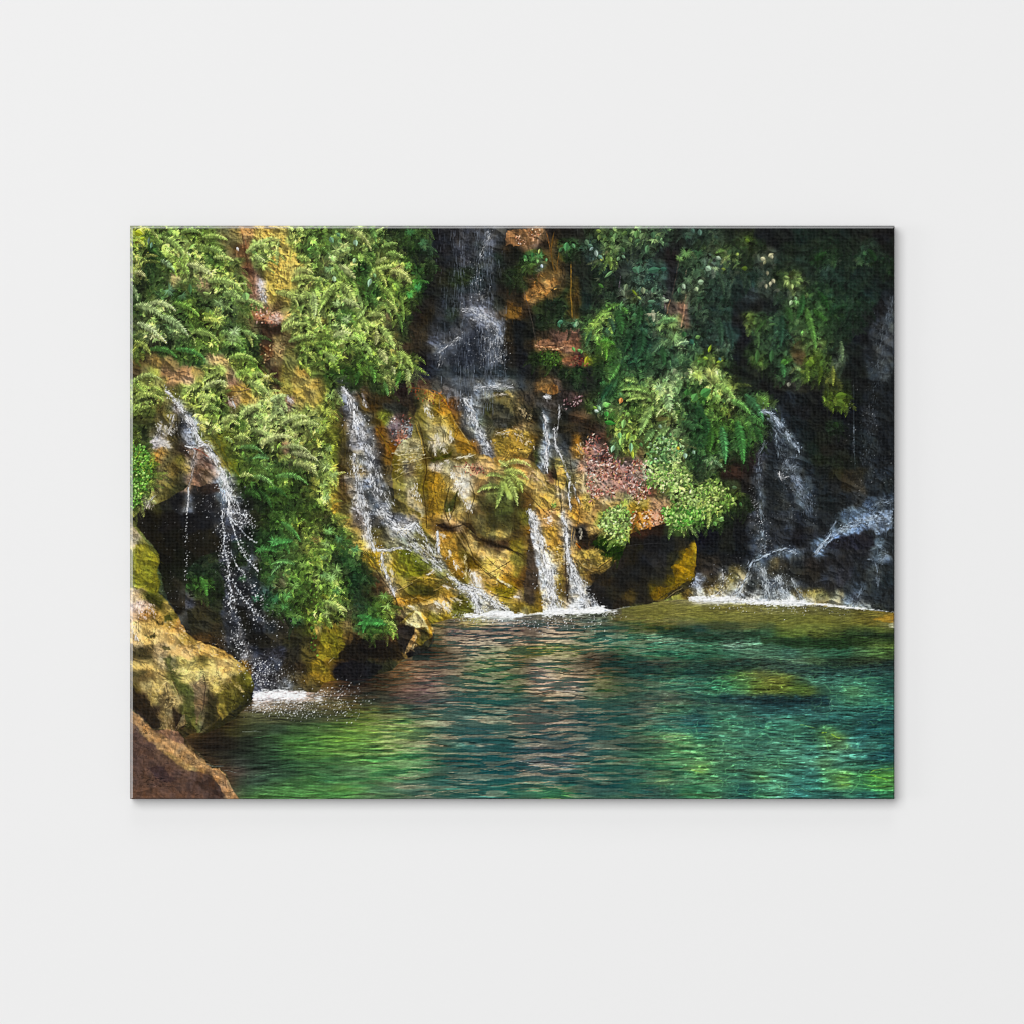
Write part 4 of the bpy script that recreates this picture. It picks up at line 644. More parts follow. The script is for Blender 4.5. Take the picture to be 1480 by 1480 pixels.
def water(s, col='e2e3e4'):
    """falling water: n,alpha,scatter then x,y,width ... ; broken bright strands along the way down"""
    for t, it in each(s):
        k = it.split(); v = k[0].split(','); n, al, sc = int(v[0]), float(v[1]), float(v[2])
        c0 = hexc(v[3]) if len(v) > 3 else hexc(col)
        p = []
        for q in k[1:]:
            q = q.split(',')
            if len(q) == 4: t2, q = q[0], q[1:]
            else: t2 = t
            p.append(tp(t2, float(q[0]), float(q[1]))+(float(q[2]),))
            t = t2
        p = np.array(p); L = np.r_[0, np.cumsum(np.hypot(np.diff(p[:, 0]), np.diff(p[:, 1])))]
        for i in range(int(n*1.8)):
            u = rng.random()*L[-1]; j = min(len(p)-2, int(np.searchsorted(L, u)-1)); j = max(j, 0)
            f = (u-L[j])/(L[j+1]-L[j]+1e-6)
            cx, cy, w = p[j]*(1-f)+p[j+1]*f
            tx, ty = p[j+1][:2]-p[j][:2]; h = math.hypot(tx, ty); tx /= h; ty /= h
            o = np.clip(rng.normal()*.38, -1, 1)
            if nz(o*3.2+j, u/11, 77) < .40: continue
            x = cx-ty*o*w; y = cy+tx*o*w
            ln = rng.uniform(1.5, 6.5); e = rng.normal()*.22
            br = rng.uniform(.6, 1.15)
            if i < n*.6: br = rng.uniform(.12, .3)
            line(x, y, x+(tx-ty*e)*ln, y+(ty+tx*e)*ln, rng.uniform(.2, .62), .2, np.clip(c0*br, 0, 1), al*rng.uniform(.4, .95))
            if rng.random() < sc*.5:
                dot(x+rng.normal()*w*.7, y+rng.normal()*5, rng.uniform(.25, .7), np.clip(c0*rng.uniform(.7, 1.1), 0, 1), al)

def drops(s):
    """n,rmax,alpha x0,y0 x1,y1 spread"""
    for t, it in each(s):
        k = it.split(); n, r, al = k[0].split(',')
        a = tp(t, *map(float, k[1].split(','))); b = tp(t, *map(float, k[2].split(','))); sp = float(k[3])
        for i in range(int(n)):
            f = rng.random()
            dot(a[0]*(1-f)+b[0]*f+rng.normal()*sp, a[1]*(1-f)+b[1]*f+rng.normal()*sp*.8, rng.uniform(.3, float(r)*.78),
                hexc('e4e6e8')*rng.uniform(.6, 1.05), float(al)*rng.uniform(.4, 1))

def litter(poly_s, n, cols, l0=2, l1=5):
    P = tl(poly_s); C = [hexc(c) for c in cols.split()]
    xs = [p[0] for p in P]; ys = [p[1] for p in P]
    for i in range(n):
        x = rng.uniform(min(xs), max(xs)); y = rng.uniform(min(ys), max(ys))
        if not inpoly(np.float32(x), np.float32(y), P): continue
        if nz(x/9, y/9, 88) < .3: continue
        leaf(x, y, rng.uniform(0, 6.28), rng.uniform(l0, l1), rng.uniform(.5, 1.25), np.clip(C[rng.integers(len(C))]*rng.uniform(.7, 1.2), 0, 1), .95, .75, 0)

def features_shapes():
    shapes("""c1
84603e,.6,1,3 -4,7 10,5 22,5 24,9 18,15 8,19 -4,18
8a6434,.7,1.2,4 10,56 18,48 30,44 37,44 34,49 24,56 12,63
6a4a1c,.6,1.5,4,.8 -4,64 6,64 8,72 -4,75
7c5840,.5,1,2.5 17,97 20,92 32,90 37,84 44,81 50,85 53,92 50,98 44,102 36,98 24,95
5a4236,.5,1,2.5 30,91 37,83 45,81 50,85 52,91 42,91
74503a,.5,1,2 36,107 42,104 50,103 52,108 44,111
c2
8a6434,.5,1,2 19,18 24,14 30,12 35,15 36,20 28,21
6a4420,.5,1,2,.8 30,15 35,15 36,20 31,21
c3
3e342a,.25,1,2 14,16 18,30 20,46 20,55 16,57 15,70 10,68 9,56 11,34
1e1a10,.3,1.2,2,.9 56,20 60,17 66,17 70,20 62,23
183008,.35,1.4,2.5 62,22 68,18 78,20 85,28 84,34 76,34 68,29
1f1c18,.3,1.5,2,.8 60,48 68,40 76,38 84,33 94,20 100,22 84,44 72,52 62,58
8a6c10,.6,1,3,.9 122,44 130,36 134,28 139,28 140,50 132,54 124,54
705810,.6,1,3,.8 106,62 110,57 118,57 130,52 138,52 124,60 112,67 108,68
26241c,.3,1,2,.8 118,62 126,58 134,53 140,52 130,62 120,66
b3
221812,.3,1,2 90,10 94,8 100,11 102,13 96,13
2a2012,.4,1.2,2,.9 108,7 116,8 122,18 132,22 146,26 147,29 134,26 120,22 114,12
24221f,.4,1,1.5,.85 61,89 66,87.5 73,88 74,92 72,98 69,106 66,108 62,106 60,97
3a381c,.5,1.4,2,.7 77,91 81,89 85,93 85,97 80,99
1e201e,.3,1,1.5,.85 73,104 80,101 86,96 89,92 88,99 85,109 84,114 72,113
9a7c4c,.5,.8,1.2 74,90 75,94 73,100 69,107 66,108 69,100 72,94
b4a878,.4,1,2 65,84 70,79 75,76 79,78 82,84 84,90 78,88 72,88 66,87
b08a34,.5,.8,1 79,77 82,81 87,88 89,92 86,92 82,86
3a3a18,.5,1.5,3,.7 66,55 74,53 82,56 92,60 86,65 74,64
5c6418,.5,2,3,.7 60,30 66,28 76,32 86,40 84,42 72,38
a08420,.5,1.2,2,.7 34,32 44,31 46,36 47,46 40,42
94702a,.5,1.2,2.5,.75 91,17 96,14 102,16 106,26 110,40 112,50 106,52 98,44 93,30
6a6010,.5,2,3,.6 124,52 134,56 146,60 146,66 134,62
48491c,.5,2,3,.7 104,66 110,62 118,70 120,78 104,78
b2
2a2018,.4,1.2,2,.8 56,22 60,17 68,16 73,20 74,40 68,30 60,28
3e4214,.5,1.2,2,.9 86,72 94,67 103,65 102,68 92,71 88,74
38401c,.5,1,1.5,.9 98,110 103,100 107,95 106,102 102,111
3a3c1c,.5,1,1.5,.9 95,97 98,98 100,110 97,111
8c6c20,.5,1.5,2.5,.8 84,84 90,80 96,84 98,96 95,110 84,110
8e6a24,.5,1.2,2,.8 88,20 96,22 101,32 98,36 92,32
8e6c24,.5,1.2,2,.85 104,48 110,50 118,60 122,67 114,66 106,66 104,56
6c4c1c,.5,1.2,2,.8 42,46 46,48 52,58 56,66 56,76 51,74 50,64 46,56
3c3a2c,.6,1.8,4,.5 130,34 136,30 144,34 146,42 138,46 130,40
34381c,.5,1.4,3,.8 128,28 134,24 132,38 128,36
807038,.6,1.4,3,.7 134,20 144,19 147,24 146,30 136,27
c2
1e1c14,.5,1.4,3,.9 -2,38 8,36 16,34 20,40 12,40 4,43 -2,46
2a2416,.5,1.4,2.5,.9 -2,66 6,66 14,66 20,70 18,73 8,69 -2,68
2a2214,.5,1.4,2,.9 30,72 33,78 33,86 30,84
a08444,.5,1.2,2,.7 34,76 38,75 41,86 40,100 36,96
b3
a3
8a8410,.6,1,2,.7 8,24 16,24 24,33 26,40 24,46 26,56 24,62 16,60 8,58
3c3c10,.6,1.2,3,.9 14,63 24,62 29,70 27,74 20,70
4a3c14,.5,1.2,3,.8 20,80 26,82 30,84 28,86 22,83
3a4010,.5,1.2,3,.8 30,79 36,78 37,82 32,85
40401a,.5,1.2,3,.85 15,93 22,93 26,95 20,96
46421c,.5,1.2,3,.85 28,102 34,102 37,105 31,105
3a3418,.5,1.4,4,.8 4,106 10,104 18,106 24,111 4,111
a4
4c5220,.5,2,3,.85 31,1 36,-2 37,10 42,18 50,24 55,36 54,48 48,40 42,26 36,16
2a2014,.3,1.2,2.5 4,22 10,26 18,34 24,44 28,54 22,54 14,46 5,36
4a4420,.5,1.5,3,.7 4,12 12,11 18,12 10,17
302c16,.4,1.5,2,.95 63,24 67,30 70,38 73,46 68,50 62,54 58,58 60,50 63,42
26240f,.4,1.5,2,.9 73,47 80,44 88,38 94,32 98,33 90,42 80,50 66,57 58,60
5a5214,.5,1.5,3,.8 80,20 84,14 88,14 92,20 96,24 94,30 86,38 78,44 73,38 72,28
3a3810,.5,1.5,3,.7 90,22 94,22 98,20 97,30 90,38 86,34
8a7a28,.6,1.2,2,.8 72,30 74,24 76,34 80,44 75,48 72,40
7a5f40,.4,1.2,2,.8 52,22 56,18 60,14 62,22 61,32 58,44 55,52 53,40
241a12,.3,1,1.5 36,38 39,40 44,46 46,44 46,54 42,54 39,54
8a784a,.5,1,2,.8 46,44 47,52 41,55 41,52 43,46
7a5a44,.4,1,1.6,.9 26,57 32,55 40,57 45,62 45,66 36,66 30,64
9a7850,.5,1.2,2 4,40 12,46 22,56 34,62 46,68 54,74 64,83 58,86 48,80 34,72 20,64 10,54 4,50
503c34,.35,1.4,3,.9 4,56 12,58 22,68 34,76 44,84 52,88 60,88 66,92 68,98 76,110 4,110
36282a,.35,1.6,3,.7 18,84 26,82 32,86 40,94 34,96 24,92
3a2a22,.3,1.4,2,.85 50,94 58,96 64,92 68,94 70,102 76,108 66,104 56,98
684a38,.4,3,3,.6 4,98 30,100 60,106 60,112 4,112
9c7650,.5,1,1.5 66,86 72,85 76,90 78,96 84,104 88,111 80,109 74,102 70,96
b4
141418,.35,1.6,3,.9 16,5 26,2 50,6 40,16 28,20 12,16 9,10
b3
16130f,.3,1.6,3,.9 20,104 26,98 38,96 56,97 62,102 66,112 14,112
6a6418,.6,1.4,3,.7 3,82 12,86 20,90 20,104 14,112 2,112
2c2418,.5,1.6,3,.75 58,66 60,76 62,80 58,84 60,72
d3
6c7c90,.6,2,4,.8 142,0 118,3 106,9 98,15 92,18 86,24 81,28 84,32 89,31 94,23 100,19 110,16 122,14 134,16 144,14
22222a,.5,1.8,3,.85 94,22 104,18 118,15 128,20 130,26 120,28 100,28 92,28
1e2022,.5,1.4,2,.9 75,29 80,31 85,33 76,35
a87020,.4,1.2,2,.9 128,83 136,79 144,77 144,85 136,84
a0a098,.3,1,1,.9 139,86 144,84 144,89 140,88
m4
182a1c,.4,2.5,3,.8 55,44 66,45 76,46.5 95,45 95,48 76,50 64,48.5 55,46.5
1c2c16,.4,2.5,3,.75 95,47 114,48.5 130,47.5 146,46 146,50 128,52 110,52 95,50
16302c,.4,3,3,.7 34,56 50,57.5 68,58 82,57 95,56 95,60 80,62.5 64,63 48,61.5 34,59
1a2c2c,.4,3,3,.7 95,56 112,58 126,59 146,57 146,62 126,63 108,62 95,60
4c6820,.5,5,5,.22 84,62 94,60 104,62 116,68 108,71 92,70 84,67
142e34,.4,3,3,.7 78,69.5 96,70.5 120,70 122,73 100,74 80,73
6c6c2a,.4,3,3,.5 42,36 80,35 146,38 146,44 96,43 60,41 42,39
m0
8c8a88,.6,2,3,.35 8,8 11,9 14,14 16,20 20,26 23,34 25,42 28,52 24,56 20,48 17,38 13,30 12,20
b4b2ae,.6,2,3,.7 27,58 34,60 38,59 38,63 32,64
a8a69e,.6,2,3,.55 54,84 60,83 66,87 71,93 60,94 57,89
b0aea8,.6,1.6,2,.65 80,54 83,56 86,64 88,72 90,80 92,90 86,92 84,80 82,70 81,62
b0b0ac,.6,1.4,1.6,.65 93,57 95,60 96,72 100,80 105,91 98,92 96,82 94,72
8c9298,.6,1.4,1.6,.5 56,12 60,18 62,26 66,32 63,33 60,26 57,19
90959a,.6,1.4,1.6,.6 86,16 88,20 88,38 86,38
7c7c70,.5,3,3,.4 25,58 38,64 46,70 50,78 54,84 46,78 36,70 26,68
0e0e0c,.3,1.2,1.6,.8 98,62 101,61 103,64 103,70 99,69
947c34,.6,1.4,2,.8 67,28 72,24 80,24 83,30 80,35 70,34
464230,.7,1.8,3,.5 64,14 68,10 74,12 82,16 82,21 74,23 66,20
907a38,.6,1.4,2,.6 98,70 104,70 114,74 108,79 100,80
3a3a1e,.5,2,3,.6 60,50 70,48 78,54 76,62 66,62
""")

def features_rock():
    lines("""b2
1.5,1.4,3a2a10 76,40 78,48 80,56 82,68 83,80 80,92 82,109
1.2,1.0,c09a3c,.8 74,42 78,54 81,68
1.6,1.2,a0502c,.6 68,16 76,16.5 84,19 90,22
1.2,1.6,c0741c,.8 86,18 92,20 97,26 101,33
.8,.6,b0a068 103,40 110,50 116,60
.8,.8,caba80,.8 56,75 68,74 80,70 86,69
.6,.6,c8b888,.8 60,65 70,64 80,61
.6,.6,d0c498,.8 60,68 72,66 78,66
.7,.7,b4a468,.7 53,88 64,83 80,77
1.2,.8,b0a888,.8 104,70 112,69 118,68
.8,.8,8c3c2c,.7 112,72 118,78 122,80
.8,.8,8c4434,.7 104,76 112,77
1.4,.8,6c6010,.9 82,54 86,57 89,56
1,.8,2c2c10 85,37 90,38
.9,.9,46380f 95,50 96,60
1,.6,5a4410 53,60 57,70
1.4,1.4,7a5c10 44,46 50,56 55,66
1,1,8a7c6c,.6 31,20 34,27 36,30
1.2,1.2,3a3416 18,30 19,46 21,66 19,80 20,100
c2
1.1,1.1,2a1e10 8,94 14,100 20,106 26,112
1.8,1.4,2a2214 41,86 43,96 45,109
1.3,.8,b8a890,.8 38,94 39,102
1,1,201a10 34,82 33,94
.8,.8,c0a060,.7 5,74 12,76 20,80 25,88
.8,.8,b08a50,.7 20,92 24,100 27,108
b3
.9,.9,2a1c0e 103,14 108,22 114,32 122,40 130,46 140,54 147,58
.9,.9,c0a470,.7 105,14 111,24 118,34 126,41
.9,.8,3a2810 147,37 138,43 130,47
1.2,1.2,4c380f 115,36 115.5,48
1.1,1.1,c8b88c,.8 112,32 113,42 113,50
1.2,1.2,241a0c 132,62 140,65 147,66
1.4,1.2,3c2a0e 82,-2 83,12
1.4,1.2,5a3c10 95,-2 99,6 101,10
.9,.9,d0c8b8 100,-2 101,5
1,1,b8a878,.8 96,51 104,46
.8,.8,443410 58,62 66,57 74,55
.8,.8,c0a870,.8 60,60 68,56 72,54
.8,.8,4a3810 84,58 94,52 100,48
.8,.8,b89850,.8 70,50 84,50 96,52
.8,.8,463410 66,52 80,53 92,55
.8,.8,c09860,.8 88,60 98,56 106,60
.8,.8,3c3210 80,68 90,64
1,.8,c8bca0,.8 70,71 74,74
1.3,1.3,241c12 35,31 42,42 49,51 55,60 59,66 60,76
.9,.9,8a6414 36,33 44,44
1,1,b0a060,.8 116,14 124,20
.8,.8,ac9444,.8 140,42 132,50 124,46
.7,.7,302616 128,34 134,40 142,46
.7,.7,c4ac78,.7 124,34 132,33 142,34
.8,.8,8a7434 3,82 8,92
1,1,6a5c20 12,84 16,100
c3
1.3,1.1,241a10 -1,29 5,31 9,34
1.4,1.4,2e2216 41,28 41,44 42,62 43,69
1,1,c09c58,.9 46,12 45,24 47,36 50,43
1.2,1.2,b09040,.8 66,42 72,38 78,35
1,1,1c160e 67,42 73,38 77,35
1.2,1.2,383014 112,67 118,62
1,1,b0a068,.7 118,66 124,61 130,58
.8,.8,3a3a3a,.6 86,26 104,24 122,24
.8,.8,7a5018,.7 27,26 36,24
.8,.8,6a4814,.6 30,32 38,30
.7,.7,6a4814,.6 31,38 39,36
1.2,1.2,1c160e 1,57 6,60
1.8,1.6,d07820 49,24 52,27
2.4,2,3c2c20 54,24 58,28
1.8,1.6,483828 56,36 59,37
2.4,2.4,3a3022,.8 55,44 60,44
1.4,1.4,1c1814 52,16 56,20 60,22
a2
1.2,1,6a5234 5,10 12,20
2.4,2,2a2018,.8 76,22 80,26 84,34
1,1,2c2420 74,17 82,19 90,19 96,17
1.4,1.2,7a5a48 78,12 86,14 94,18 97,15
1.6,1.4,3a2c20,.9 108,4 112,14 116,24 118,28
2,1.6,2c2c2c,.9 124,28 130,32
1.4,1.4,a09a94,.9 124,24 128,27
1,1,302818 40,34 41,44 40,54 42,62
1.4,1.2,6a6414,.9 70,56 76,66 82,76 88,84
1.2,1,8a7c28,.9 62,58 70,66 78,76 82,84
1.6,1.4,8c4028 52,62 58,64 64,69
a3
.9,.9,c8b48c,.8 7,74 9,66
.8,.8,4a3018 10,82 18,84
1,.8,9a6c20,.9 40,84 44,92 50,98
1.2,1,c8a058,.8 42,88 48,95
a4
1.1,.9,2c2018 60,12 62,22 61,34 59,44
.9,.9,3a2a18 32,20 34,32
.9,.9,c0a868,.8 36,18 42,30 45,36
1,1,5a4420 37,18 44,34
.8,.8,ccb478,.7 26,26 30,20 34,18
1.1,.8,2a1e14 12,41 20,50 26,56
1,1,bc9860,.9 44,66 52,74 62,83
1,1,6a4c34 76,90 78,100
a1
1.6,1.2,3a2418,.9 90,10 92,24 95,40
1,1,8a4c30,.8 88,4 92,14 93,22
.9,.9,b08450,.8 98,6 92,12
1.4,1.4,2c2418 98,81 108,81 116,84 124,88
1.2,1,2a2418 112,69 122,65
.9,.9,a8b060 20,53 14,60 9,65
1,1,5a3428,.8 95,46 99,54 101,60
c1
1.7,1.4,6a4c1c 32,8 30,18 30,28 33,40
1.1,1,8a5c2c 26,8 28,16 29,22 29,26
1,.8,7a5420 36,20 35,30 34,40
1.4,1.3,8a6824 45,30 45,46 45,56 46,74
.9,.7,4c443c 7,44 9,54 12,64 16,80 18,92
.8,.7,5c4c44 127,32 125,44 122,56
1,.9,8a7060 133,37 132,46
1.9,1.2,b08868 133,55 132,62 131,70 129,82
1.2,1,8c6c4c 121,60 119,66 118,71
.7,.7,9a8a90 115,50 116,58 117,67
.6,.6,7c6c7c 83,42 82,50
.8,.8,6a5040 22,38 18,44 12,45
.6,.6,4a4a44,.7 50,4 50,11
1,.8,201610 26,94.5 34,95 42,97
.9,.9,c8844c,.8 20,96 30,96 38,100
d2
.8,.8,586468,.6 113,10 113,40 114,80
b4
1,.8,c8c0a0,.6 8,4 12,0
""")
    glints("""b2
60,d4d0c8 101,79 106,90 2.2
50,d4d0c8 106,88 111,99 2.2
45,ccc8bc 110,80 112,95 1.6
40,d8d4cc 114,103 116,110 2.4 80
40,c8c0b4 89,76 99,72 1.6
50,c8c2b0 81,30 86,38 2.4 70
40,c8c0ae 101,49 102,58 1.2
70,c8c0b0 90,52 95,64 3 95
40,c4bca8 96,58 98,66 1.6
60,c4c0b8 73,90 76,103 2.6
60,c0b898 58,66 80,62 3 -8
50,c0b898 58,74 80,68 2.6 -10
30,b8ac88 60,80 78,76 3 -20
40,c8c0a8 104,70 118,68 1.4
30,c4bcac 88,60 90,68 1.4 90
40,b8b0a0 26,70 30,80 3 90
60,c8c8c4 28,100 34,110 4 90
30,a8a4a0 34,26 36,30 1.6
30,b4aca0 134,21 144,21 2
30,b0a898 136,52 146,50 2.4
b3
110,e0dcd4 117,46 122,52 3.2 70
60,dcd6ca 104,38 108,45 2.2 60
26,d0c8b8 100,29 101,33 1.2
30,d4c8b4 93,17 98,19 1.8
50,d8d4c8 89,68 93,73 2.2
60,dcd8d0 95,69 100,75 2.6
40,ccc4b4 103,66 109,69 2.2
26,c8c0b0 83,48 88,46 1.6 -30
24,c4bca8 55,44 56,48 1.6
40,c8c0a8 137,52 146,57 1.8
40,c8bca0 110,56 116,60 2.4 50
30,d0c8b8 96,56 100,58 2
40,d4ccc0 91,16 92,24 1 95
30,c8c0a4 68,71 75,75 1.4
40,c0b48c 112,32 113,50 1.6 85
30,b8ac88 66,12 64,16 3
50,c8c4bc 36,2 42,28 3 85
c3
40,d8ccc0 26,4 31,9 2.6 10
26,d4ccc0 0,65 5,65 1
30,c8b080 33,26 37,40 3 30
30,b0a070 52,40 66,40 4
26,a8a08c 52,12 53,20 1.2 90
40,c8a890 104,2 114,4 5
c2
50,c8b8a0 1,48 12,60 4 60
40,c4ae80 4,30 12,38 3 60
30,bca684 34,92 40,100 2.4 80
40,c0a888 50,56 56,72 3 80
30,c4a888 10,82 24,88 4 40
a2
90,c8c4c0 22,56 33,60 4 10
60,c0bcb8 26,44 34,50 4 60
40,b8b4ac 34,36 38,50 2.6 85
30,c4b0a0 78,23 84,31 1.6 60
30,c0bab4 124,22 128,27 1.6
40,b0a498 15,100 20,108 3 110
60,a08878 50,64 68,84 7
a3
50,dcc4b8 9,68 16,82 3 80
40,d4bcae 18,70 22,78 3 60
30,c8c0b8 6,86 9,98 1.6 80
40,d8b880 30,86 46,94 5 20
40,d8b880 36,98 70,108 6 15
a4
50,d4b870 40,8 56,14 6 10
40,ccb068 60,12 76,22 6 0
30,c0a85c 84,20 90,26 2 30
50,bca464 18,22 42,34 7 30
40,b89464 46,70 70,86 4 35
30,a88c60 30,46 38,54 4 80
a1
60,c8c8cc 103,44 107,60 2 70
40,d0b8ac 112,72 118,76 3
20,c0c0c0 86,20 87,24 1 100
b3
30,b8a474 76,92 72,104 1.6 110
c1
30,d8a880 18,96 40,97 2.4 10
30,d0904c 14,58 30,50 4 -30
""")
    lines("""m0
2.2,2,1c140c 45,60 50,62 56,60 62,66 68,68 74,70 79,74
1.6,1.2,241a0e 50,46 48,54 50,59
1.6,1.2,241a0e 53,47 52,54 50,59
1.6,1.3,22180c 53,60 57,67 60,75 66,80 72,84 76,86
1.2,1,caa868,.8 55,61 60,70 66,78
1.2,1,d0b060,.8 46,64 49,70 54,76 57,80
1.4,1.2,1c160e 58,44 60,50 57,58
1.8,1.6,1c160e 95,57 94,66 96,76 95,89
1.4,1.2,c8a868,.8 98,62 97,70 101,76 106,79
1.4,1.2,c0a460,.8 68,26 73,24 79,25
1.2,1,c0b088,.8 70,37 78,37 84,41 88,48
1.5,1.3,1c1810 90,38 92,46 93,56
1.4,1.2,20180e 96,34 98,46 100,56 99,60
1.3,1.2,30300f 25,71 30,69 36,71 44,77 52,84
1.2,1,3a2c10 30,86 38,82 46,84 54,80
1.2,1,c0a458,.8 32,84 40,80 48,82
1.2,1,3a2c10 34,78 42,78 50,83
1,.9,c8b070,.8 30,90 38,88 44,90
1.4,1.2,2a1c0e 18,71 24,78 28,84 30,90
1.3,1.2,2a200f 66,88 72,86 78,88
1.1,1,a08030,.8 56,78 60,84 66,86
1.2,1.1,30240f 97,79 104,79 110,77 114,74
1.2,1,4a3a18 50,16 55,24 60,32
1.2,1,443414 45,36 44,46 46,56
1,1,58441c 86,58 90,66 92,76 94,86
1,1,6c5420,.8 88,60 91,68
""", .8, .5, .62)
    fronds("""m0
70,38,81,38,6,a4bc5c,.35
71,40,80,43,6,98b450,.3
72,42,76,53,7,9cb858,.1
70,44,68,54,6,8cac4c,.1
69,46,61,48,6,94b450,.3
70,42,64,42,5,88a84c,.3
72,38,69,36,5,a0b860,.2
73,41,78,48,6,94b04c,.2
""")
    litter("c2 58,52 64,52 68,58 76,62 80,70 90,72 102,72 106,82 106,98 98,104 86,98 74,102 60,104 56,92 58,78 54,68", 1500,
           "a05c4c b87a6c 7a4034 5a2c20 e0beb4 cc9888 8a4a40 a8665c b48c5c 4a241a b07460 d8a898", 2.5, 6)
    litter("c3 88,2 96,0 118,-2 116,8 104,12 92,14 86,8", 260, "9a5c30 a8684a 7a4020 c89878 b06c2c 5a2c14 e0c8b8", 2, 5)
    litter("b2 54,38 64,36 72,40 72,52 64,60 56,60", 150, "6a5e5c 8a8482 7c4c40 3c3434 a8a4a2 96584a 504846", 2, 4.5)
    litter("b2 66,14 80,16 96,20 98,28 88,28 76,24", 90, "94482c 7c4424 b0784c 5c3418", 1.5, 4)
    litter("b2 108,70 126,76 126,84 112,82", 60, "904034 7c3c30 b06c58", 1.5, 4)
    litter("c2 40,22 54,22 52,28 40,32", 120, "6a484c 8a6a6c 3a2628 a08888 4c3034", 2, 5)
    litter("c1 2,8 22,6 22,10 14,16 4,18", 160, "c89878 a87050 e8c8b0 6a4028 8a5834 d8a888", 1.5, 4)
    litter("a1 94,60 110,66 118,72 118,80 104,78 96,72", 120, "a86850 8a4c38 c89078 d0a898 6a3828", 2, 5)
    litter("a1 100,94 122,94 120,108 106,108", 60, "8a6a48 5a3c20 a88c60", 2, 4)
    litter("c1 46,103 56,103 58,110 44,110", 70, "6a2c24 4a1c18 8a4438", 2, 4)

